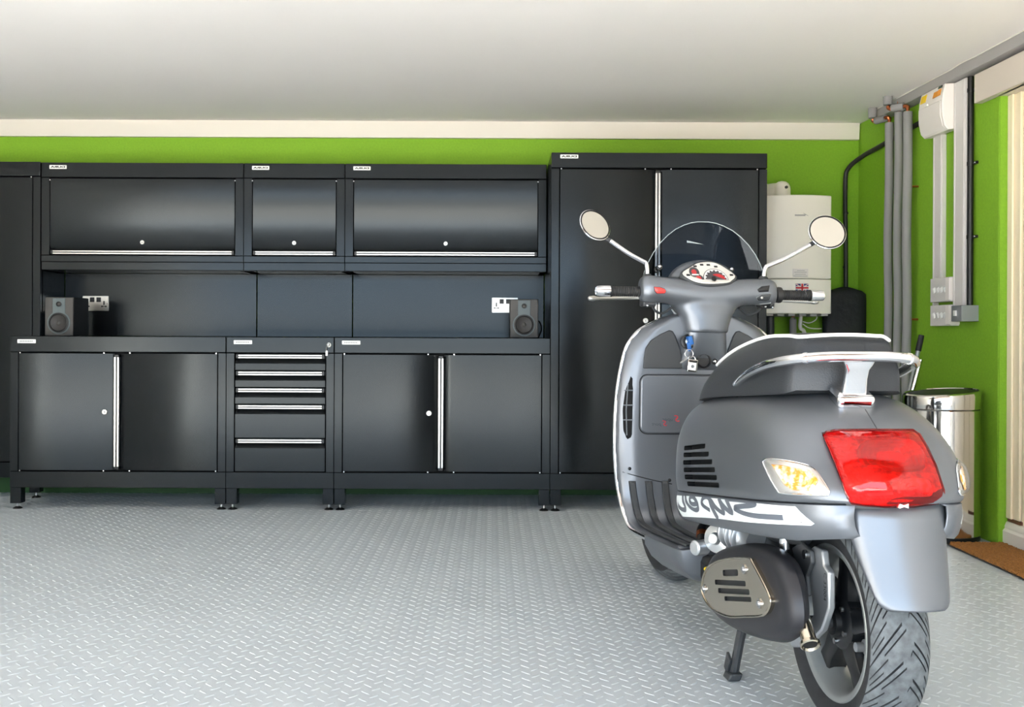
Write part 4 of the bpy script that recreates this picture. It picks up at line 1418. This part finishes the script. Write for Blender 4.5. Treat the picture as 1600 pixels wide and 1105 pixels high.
# stand
st = MB().tube(cr([(-.125, .31, .16), (-.132, .325, .12), (-.14, .333, .06), (-.147, .338, .012)], 5), [.012] * 16, 10).build('stand_leg', M_darkpl, sc)
b = MB(); b.obox((-.150, .335, .010), (.016, 0, 0), (0, .022, 0), (.004, 0, .009))
b.build('stand_foot', M_darkpl, st, bevel=.004)
b = MB(); b.obox((-.158, .348, .035), (.004, 0, 0), (0, .012, .008), (0, -.01, .022))
b.build('stand_tang', M_darkpl, st, bevel=.002)
MB().cyl((-.15, .33, .155), (-.10, .33, .155), .009, n=10).build('stand_pivot', M_zinc, st)

# ---------------------------------------------------------------- leg shield and floor
CS = -.014
LS = [(1.02, .93, .05), (1.02, .925, .09), (1.02, .915, .128), (1.02, .88, .197), (1.02, .845, .23), (1.02, .807, .249), (1.02, .735, .265), (1.02, .663, .274), (1.02, .58, .278), (1.02, .5, .278), (1.02, .43, .273), (1.02, .39, .268), (1.015, .35, .263), (1.003, .31, .257), (.985, .283, .252), (.96, .266, .246), (.92, .260, .238), (.85, .258, .224), (.78, .258, .21), (.70, .259, .195), (.64, .262, .185)]
rg = []
for u, z, w in LS:
    fl_ = min(1, max(0, (z - .262) / .12))
    row = []
    for k in range(41):
        s = -1 + 2 * k / 40
        e = max(0, (abs(s) - .80) / .20) ** 2
        row.append((CS + w * s, u + .028 * e * fl_, z - .006 * e * (1 - fl_)))
    rg.append(row)
shield = MB().loft(rg, False).build('leg_shield', M_body, sc, angle=60, solid=.014)
bv_sh = bvh_of(shield)
front = []
for u, z, w in LS[:13]:
    front.append([(CS + (w - .01) * s, u + .03 + .10 * (1 - s * s) ** 1.2 * min(1, max(.15, (z - .3) / .3)), z) for s in [-1 + 2 * k / 20 for k in range(21)]])
MB().loft(front, False).build('front_apron', M_body, sc, angle=60, solid=.006)
for s in (-1, 1):
    e = [Vector((CS + s * w, u + .028 * min(1, max(0, (z - .262) / .12)), z - .006 * (1 - min(1, max(0, (z - .262) / .12))))) for u, z, w in LS[2:]]
    MB().tube(cr(e, 4), .0085, 12).build('shield_trim', M_chrome, sc, angle=60)
    # moulded end of the floor board
    rg = []
    for y, k in ((.62, .55), (.625, .8), (.64, .95), (.68, 1), (.76, 1), (.84, .95)):
        w1 = .185 + (y - .64) * .19
        rg.append([(CS + s * (w1 + .012 - .030 * (1 - k)), y, .262), (CS + s * (w1 + .010 - .03 * (1 - k)), y, .235), (CS + s * (w1 - .012), y, .20), (CS + s * (w1 - .045), y, .17 + .04 * (1 - k)), (CS + s * (w1 - .12), y, .165 + .04 * (1 - k)), (CS + s * (w1 - .14), y, .25), (CS + s * (w1 - .05), y, .268)])
    MB().loft(rg, True, True, True).build('floor_board_end', M_body, sc, angle=60)
    # ribbed rubber strips up the toe board
    for f_ in (.86, .66, .46):
        pts = []
        for u, z, w in LS[11:]:
            pts.append(Vector((CS + s * (w * f_), u - .008, z + .009)))
        pts = cr(pts, 3)
        b = MB()
        row = []
        for i, p in enumerate(pts):
            tan_ = (pts[min(i + 1, len(pts) - 1)] - pts[max(i - 1, 0)]).normalized()
            nn = Vector((1, 0, 0)).cross(tan_)
            row.append([p + Vector((q * .0105, 0, 0)) + nn * h_ for q, h_ in ((-1, 0), (-.7, -.004), (.7, -.004), (1, 0))])
        b.loft(row, False)
        b.build('rubber_strip', M_darkpl, shield, angle=50, solid=.003)
b = MB(); b.box(CS - .13, CS + .13, .56, 1.02, .17, .25)
b.build('under_tray', M_black, sc, bevel=.02)
# toe panel border and screws
pp = [survey(bv_sh, x, y)[0] + Vector((0, -.0075, 0)) for x, y in ((972, 737), (985, 741), (1000, 745), (1020, 750), (1049, 756))]
MB().tube(pp, .0016, 6).build('panel_seam', M_black, shield)
for x, y in ((983, 732), (1045, 750)):
    q = survey(bv_sh, x, y)[0]
    MB().lathe([(.0055, 0), (.0055, .003), (.003, .004)], q + Vector((0, -.006, 0)), (0, -1, 0), 12).build('panel_screw', M_black, shield)
# side grille
gv = [(986, 588), (989, 590), (988, 640), (987, 682), (980, 687), (975, 672), (974, 640), (978, 612)]
gr_ = patch(bv_sh, gv, lambda k: .0078, 3, 40).build('side_grille', M_cabin, shield)
for y in (610, 633, 656):
    a = survey(bv_sh, 975 + max(0, (640 - y)) * .07, y)
    c = survey(bv_sh, 989, y)
    if a and c:
        MB().tube([a[0] + a[1] * .009, c[0] + c[1] * .009], .0025, 6).build('grille_bar', M_inner, gr_)
MB().tube([survey(bv_sh, x, y)[0] + survey(bv_sh, x, y)[1] * .009 for x, y in ((982, 600), (979, 640), (980, 680))], .002, 6).build('grille_bar', M_inner, gr_)
# pockets, glove box
UF = 1.013
def panel_part(name, poly, m, y, th, par, bev=.004):
    return MB().prism([(v, y, z) for v, z in poly], (0, th, 0)).build(name, m, par, bevel=bev)
pk = [(-.213, .757), (-.211, .79), (-.206, .822), (-.19, .846), (-.16, .866), (-.13, .880), (-.118, .878), (-.108, .862), (-.092, .82), (-.086, .79), (-.085, .757)]
panel_part('storage_pocket', pk, M_darkpl, UF - .006, .008, shield)
panel_part('storage_pocket', [(2 * CS - v, z) for v, z in reversed(pk)], M_darkpl, UF - .006, .008, shield)
panel_part('glove_box_gap', rrect(-.2245, 2 * CS + .2245, .5475, .7395, .026), M_black, UF - .003, .004, shield, 0)
gb = panel_part('glove_box_door', rrect(-.2215, 2 * CS + .2215, .5505, .7365, .024), M_body, UF - .009, .012, shield, .005)
def glove_text(body, red, cx, cz, size):
    # the photograph shows it mirrored
    text_mb(body, size, lambda x, y: (cx - x, UF - .0102, cz + y), shear=.3, sx=1.1).build('lettering', M_text_red if red else M_text_grey, gb, fix=False)
glove_text('S', True, -.100, .598, .030)
glove_text('uper', False, -.132, .596, .016)
glove_text('S', True, -.140, .583, .025)
glove_text('port', False, -.168, .581, .015)
# steering column fairing between the pockets
rg = []
for z, hw, u in ((.895, .066, .962), (.86, .070, .968), (.82, .074, .978), (.785, .078, .990), (.762, .082, 1.004), (.75, .084, 1.016)):
    rg.append([(CS + hw * math.copysign(abs(math.cos(a)) ** .6, math.cos(a)), 1.03 - (1.03 - u) * abs(math.sin(a)) ** .6, z) for a in [PI + PI * k / 20 for k in range(21)]])
col = MB().loft(rg, False).build('column_fairing', M_body, sc, angle=60)
bv_col = bvh_of(col)
q = survey(bv_col, 1075, 534)[0]
ig = MB().lathe([(.024, -.004), (.024, .004), (.018, .006), (.017, .002), (.011, .002), (.010, .007)], q, (0, -1, .1), 24).build('ignition_lock', M_black, sc)
MB().lathe([(.0105, 0), (.0105, .009), (.008, .010)], q, (0, -1, .1), 16).build('lock_barrel', M_cast, ig)
q2 = survey(bv_col, 1099, 564)[0]
MB().lathe([(.024, -.006), (.024, .006), (.0195, .009), (.0185, .004), (.016, .004)], q2, (0, -1, .05), 24).build('power_socket', M_black, sc)
q3 = survey(bv_col, 1116, 565)
q3 = q3[0] if q3 else Vector((.02, .985, .78))
bt = MB().lathe([(.0095, -.003), (.0095, .004), (.007, .005)], q3, (0, -1, 0), 16).build('panel_button', M_black, sc)
MB().lathe([(.0045, .004), (.0045, .007), (.002, .008)], q3, (0, -1, 0), 12).build('button_cap', M_chrome, bt)

# key ring hanging from the lock: a thing of its own
kr = thing('key_ring', 'blue-headed ignition key with a silver square fob hanging on the scooter dash', 'keys', (0, 0, 0))
kr.matrix_world = SCM @ Matrix.Translation(q)
ORG[kr.name] = q
b = MB(); b.obox(q + Vector((0, -.02, .004)), (.0065, 0, .002), (0, .012, 0), (-.004, 0, .013))
b.obox(q + Vector((-.004, -.026, -.016)), (.006, 0, .0), (0, .004, 0), (-.0025, 0, .014))
b.build('key_head', M_blue, kr, bevel=.002)
pp = [q + Vector((-.006 + .013 * math.cos(a), -.032, -.038 + .013 * math.sin(a))) for a in [2 * PI * k / 20 for k in range(20)]]
MB().tube(pp, .0016, 6, True).build('split_ring', M_zinc, kr)
b = MB(); b.obox(q + Vector((-.022, -.034, -.058)), (.012, 0, .010), (0, .001, 0), (-.002, 0, .0025))
b.build('small_key', M_zinc, kr)
fb = MB()
fb.obox(q + Vector((.003, -.038, -.075)), (.0155, 0, -.002), (0, .005, 0), (.002, 0, .020))
fb = fb.build('fob', M_steel, kr, bevel=.002)
b = MB(); b.obox(q + Vector((.002, -.0436, -.077)), (.0115, 0, -.0015), (0, .0006, 0), (.0013, 0, .012))
fbp = b.build('fob_plate', M_white_badge, fb)
MB().lathe([(.005, 0), (.005, .0006)], q + Vector((.002, -.0442, -.077)), (0, -1, 0), 14).build('fob_mark', M_badge_grey, fbp)
b = MB(); b.tube([q + Vector((-.009, -.038, -.055)), q + Vector((-.007, -.036, -.046)), q + Vector((.010, -.036, -.047)), q + Vector((.014, -.038, -.057))], .002, 6)
b.build('fob_loop', M_zinc, kr)

# ---------------------------------------------------------------- headset
HV = -.008
b = MB()
rg = []
for v, ru, rz, cu, cz in ((-.222, .020, .024, 1.002, 1.008), (-.219, .034, .037, 1.002, 1.008), (-.20, .043, .0435, 1.003, 1.01), (-.14, .048, .042, 1.008, 1.008), (-.08, .053, .046, 1.012, .998), (0, .055, .05, 1.014, .99), (.08, .053, .046, 1.012, .998), (.14, .048, .042, 1.008, 1.006), (.20, .043, .0435, 1.003, 1.005), (.219, .034, .037, 1.002, 1.003), (.222, .020, .024, 1.002, 1.003)):
    rg.append([(HV + v, cu + ru * math.copysign(abs(math.cos(a)) ** .8, math.cos(a)), cz + rz * math.copysign(abs(math.sin(a)) ** .8, math.sin(a))) for a in [2 * PI * k / 24 for k in range(24)]])
b.loft(rg, True, True, True)
rg = []
for z, hw, hu, cu in ((.872, .070, .052, 1.008), (.89, .073, .054, 1.01), (.92, .082, .056, 1.012), (.945, .096, .056, 1.014), (.97, .118, .053, 1.015), (1.0, .13, .045, 1.02)):
    rg.append([(HV - .004 + hw * math.copysign(abs(math.cos(a)) ** .75, math.cos(a)), cu + hu * math.copysign(abs(math.sin(a)) ** .75, math.sin(a)), z) for a in [2 * PI * k / 28 for k in range(28)]])
b.loft(rg, True, True, True)
b.sphere((HV, 1.058, 1.03), .118, .062, .080, 28, 16)
b.sphere((HV, 1.10, .99), .10, .06, .08, 24, 14)
hs = b.build('headset', M_body, sc, angle=60, fix=False)
md = hs.modifiers.new('fuse', 'REMESH')
md.mode = 'VOXEL'
md.voxel_size = .005
md2 = hs.modifiers.new('soft', 'SMOOTH')
md2.factor = .6
md2.iterations = 10
bake(hs)
hs.data.polygons.foreach_set('use_smooth', [True] * len(hs.data.polygons))
if not hs.data.materials:
    hs.data.materials.append(M_body)
bv_hs = bvh_of(hs)
MB().lathe([(.075, -.02), (.085, 0), (.075, .02), (.05, .035)], (HV, 1.15, .99), (0, 1, 0), 28).build('head_lamp', M_chrome, sc, angle=50)
# instrument panel
D0, DD = Vector((0, .972, 1.022)), Vector((0, .06, .07))
DN = Vector((0, -.07, .06)).normalized()
def dp(v, q_, off=0):
    return D0 + DD * q_ + Vector((v, 0, 0)) + DN * off
outl = [(-.094, .46), (-.06, .78), (-.033, .97), (0, 1.03), (.028, .97), (.055, .72), (.077, .38), (.062, .16), (.043, .04), (-.014, -.02), (-.05, .03), (-.075, .18)]
oc = cr([Vector(p) for p in outl], 4, True)
bez = MB().prism([dp(p.x * 1.09 - HV * .0, (p.y - .5) * 1.12 + .5, -.03) for p in oc], DN * .040).build('dash_bezel', M_darkpl, sc, bevel=.004)
ins = MB().prism([dp(p.x, p.y, -.005) for p in oc], DN * .0165).build('instrument_panel', M_dash, sc, bevel=.002)
def dial(cv, cq, rv, rq, m, off, a0=0, a1=2 * PI, n=28, name='dial'):
    pts = [dp(cv + rv * math.cos(a0 + (a1 - a0) * k / n), cq + rq * math.sin(a0 + (a1 - a0) * k / n), off) for k in range(n + (0 if a1 - a0 > 6 else 1))]
    return MB().prism(pts, DN * .0012).build(name, m, ins)
dial(.010, .16, .0405, .52, M_dial, .0117, 0, PI)
dial(.010, .16, .0385, .49, M_plastic2, .0125, 0, PI, name='dial_scale')
dial(.010, .16, .034, .43, M_dial, .0133, 0, PI)
dial(.016, .17, .024, .24, M_dialred, .0141, -.1, 2.2, name='dial_red_arc')
dial(.002, .16, .008, .11, M_black, .0150, name='needle_hub')
for k in range(8):
    a = .25 + k * .38
    p = dp(.010 + .0335 * math.cos(a), .16 + .40 * math.sin(a), .0146)
    MB().obox(p, (.0028, 0, 0), DD * .022, DN * .0004).build('dial_mark', M_white_badge, ins)
dial(-.055, .50, .0165, .24, M_dial, .0117)
dial(-.056, .50, .008, .12, M_dialred, .0126, name='dial_red_arc')
dial(-.045, .20, .0145, .19, M_dial, .0117, -.3, 2.6)
dial(-.046, .20, .009, .11, M_dialred, .0126, -.3, 2.6, name='dial_red_arc')
MB().obox(dp(-.054, .37, .0135), (.011, 0, 0), DD * .025, DN * .0006).build('dial_mark', M_white_badge, ins)
for v, q_ in ((-.047, .79), (-.024, .87), (-.002, .87), (.021, .79), (.065, .40), (-.077, .36)):
    MB().obox(dp(v, q_, .0122), (.0055, 0, 0), DD * .035, DN * .0007).build('warning_light', M_black, ins)

# switches
def sw_patch(pts, m, off, name, par=hs, rim=None):
    o = patch(bv_hs, pts, lambda k: off * (1 - .35 * k ** 4), 4, 32).build(name, m, par, angle=50)
    pp = []
    for x, y in pts:
        h_ = survey(bv_hs, x, y)
        if h_:
            pp.append(h_[0] + h_[1] * .001)
    MB().tube(pp, .0021, 6, True).build('switch_rim', rim or M_black, o)
sw_patch([(1022, 449), (1031, 449.5), (1038, 452), (1040, 455), (1038, 458), (1026, 458), (1023, 454)], M_redbtn, .006, 'engine_switch')
sw_patch([(1184, 453), (1190, 448.5), (1202, 447), (1200, 455), (1186, 456)], M_grip, .006, 'light_switch')
sw_patch([(1182, 465), (1189, 460.5), (1204, 459.5), (1202, 468), (1196, 470), (1184, 469)], M_darkpl, .006, 'indicator_switch', rim=M_rim)
sw_patch([(1187, 475), (1204, 473), (1203, 480), (1188, 481)], M_grip, .007, 'horn_button', rim=M_rim)
for x, y in ((1189.5, 464.5), (1196, 476)):
    h_ = survey(bv_hs, x, y)
    if h_:
        MB().sphere(h_[0] + h_[1] * .006, .004, .003, .004, 10, 6).build('switch_cap', M_dash, hs)

# grips, bar ends, levers
for s in (-1, 1):
    cz = 1.001 if s < 0 else .997
    cx_ = .004
    y0 = 1.0
    g_ = MB()
    L0, L1 = .226, .328
    prof = [(.024, .212), (.026, .222), (.025, .229), (.0165, .233)]
    k = .238
    while k < L1 - .004:
        prof += [(.0168, k), (.0155, k + .002), (.0155, k + .0035), (.0168, k + .0055)]
        k += .0065
    prof += [(.0182, L1 - .004), (.0182, L1)]
    g_.lathe(prof, (cx_, y0, cz), (s, 0, 0), 20)
    grp = g_.build('grip', M_grip, sc, angle=30)
    MB().lathe([(.0175, L1 + .0008), (.0178, L1 + .008), (.0172, L1 + .03), (.0155, L1 + .043), (.012, L1 + .046), (.0115, L1 + .042)], (cx_, y0, cz), (s, 0, 0), 24).build('bar_end', M_chrome, grp, angle=30)
    pts = [(s * .20, 1.055, .985), (s * .235, 1.062, .983), (s * .30, 1.062, .981), (s * .345, 1.056, .979), (s * .374, 1.052, .979)]
    lv = MB().tube(cr(pts, 5), [.006] * 16 + [.0065, .007, .0085, .0095, .0085], 10).build('brake_lever', M_alu, sc)
    MB().sphere((s * .376, 1.052, .979), .0095, .008, .008, 12, 8).build('lever_tip', M_alu, lv)
    b = MB(); b.obox((s * .195, 1.03, .972), (.022, 0, 0), (0, .026, 0), (0, 0, .018))
    b.build('lever_clamp', M_darkpl, sc, bevel=.006)
    MB().sphere((s * .205, .995, .957), .0045, .0045, .0045, 8, 6).build('clamp_screw', M_zinc, sc)
    MB().tube(cr([(s * .11, 1.04, .955), (s * .14, 1.05, .935), (s * .165, 1.04, .94), (s * .18, 1.03, .955)], 5), .004, 8).build('cable_loop', M_darkpl, sc)

# mirrors
for s, base, elbow, tip, cen, n_, r_ in ((-1, (-.203, 1.01, 1.048), (-.203, 1.01, 1.082), (-.327, 1.0, 1.160), (-.377, 1.0, 1.207), (.34, -.84, .42), .0545),
                                     (1, (.183, 1.02, 1.048), (.186, 1.02, 1.078), (.338, 1.02, 1.162), (.400, 1.03, 1.205), (-.10, -.92, .38), .0605)):
    m_ = MB().tube(cr([base, Vector(base).lerp(Vector(elbow), .6), Vector(elbow) + Vector((s * .004, 0, .008)), Vector(elbow).lerp(Vector(tip), .12) + Vector((0, 0, .006)), Vector(elbow).lerp(Vector(tip), .5), tip], 6), .0072, 12).build('mirror_stem', M_chrome, sc, angle=60)
    MB().lathe([(.016, -.012), (.015, .004), (.010, .010)], base, (0, 0, 1), 16).build('stem_boot', M_darkpl, m_)
    n_ = Vector(n_).normalized()
    c_ = Vector(cen)
    MB().cyl(tip, c_ - n_ * .012 + (Vector(tip) - c_).normalized() * r_ * .8, .0075, n=10).build('stem_joint', M_darkpl, m_)
    hd = MB().lathe([(.01, -.024), (r_ * .5, -.021), (r_ * .85, -.012), (r_, -.002), (r_ + .001, .003), (r_ - .002, .005), (r_ - .005, .0035)], c_, n_, 48, True, True).build('mirror_head', M_chrome, sc, angle=40)
    MB().lathe([(r_ - .001, .0015), (r_ - .001, .0052), (r_ - .0055, .0052)], c_, n_, 48, False, False).build('mirror_rim', M_black, hd)
    MB().lathe([(r_ - .005, .0036), (r_ - .005, .0042)], c_, n_, 48).build('mirror_glass', M_mirror, hd)

# windscreen
WS = [(.965, .185), (1.0, .203), (1.037, .2075), (1.07, .2), (1.10, .188), (1.132, .171), (1.165, .147), (1.19, .122), (1.21, .096), (1.225, .066), (1.233, .042), (1.237, .018)]
def wsu(v, z):
    return 1.135 - 1.3 * v * v - .22 * (z - 1.03)
rg = []
for z, w in WS:
    rg.append([(.005 + w * s, wsu(w * s, z), z) for s in [-1 + 2 * k / 32 for k in range(33)]])
ws = MB().loft(rg, False).build('windscreen', M_smoke, sc, angle=60)
e = [Vector((.005 - w, wsu(w, z), z)) for z, w in WS] + [Vector((.005 + w, wsu(w, z), z)) for z, w in reversed(WS)]
MB().tube(e, .0014, 6).build('screen_edge', M_screenedge, ws)  # pale tube, puts the edge highlight of the screen into its colour
for v, z in ((-.148, 1.078), (.098, 1.075)):
    u_ = wsu(v, z)
    kb = MB().lathe([(.011, -.006), (.011, .004), (.007, .006), (.007, .018), (.0095, .020), (.0095, .028), (.004, .030)], (v, u_ - .004, z), (0, -1, .25), 16).build('screen_knob', M_black, ws)
    MB().cyl((v, u_ - .02, z), (v, u_ + .004, z - .05), .003, n=8).build('screen_stay', M_zinc, ws)
    MB().sphere((v, u_ - .034, z + .008), .006, .004, .006, 10, 6).build('knob_cap', M_chrome, kb)
# small clear motif on the screen
MB().prism([(-.048, wsu(.04, 1.172) - .003, 1.176), (.012, wsu(0, 1.165) - .003, 1.164), (-.03, wsu(.03, 1.167) - .003, 1.168), (-.047, wsu(.04, 1.17) - .003, 1.169)], (0, .001, 0)).build('screen_motif', M_screenedge, ws)

# front fork and mudguard (mostly out of sight)
b = MB()
rg = []
for k in range(15):
    a = math.radians(20 + 150 * k / 14)
    rg.append([(.075 * s, 1.371 - (.262 - .02 * s * s) * math.cos(a), .238 + (.262 - .02 * s * s) * math.sin(a)) for s in (-1, -.8, -.4, 0, .4, .8, 1)])
b.loft(rg, False)
b.build('front_mudguard', M_body, sc, angle=60, solid=.004)
MB().tube([(.08, 1.371, .238), (.08, 1.30, .45), (0, 1.2, .70), (0, 1.1, .95)], .018, 12).build('front_fork', M_darkpl, sc)
MB().cyl((-.06, 1.371, .238), (.09, 1.371, .238), .012, n=12).build('front_axle', M_zinc, sc)
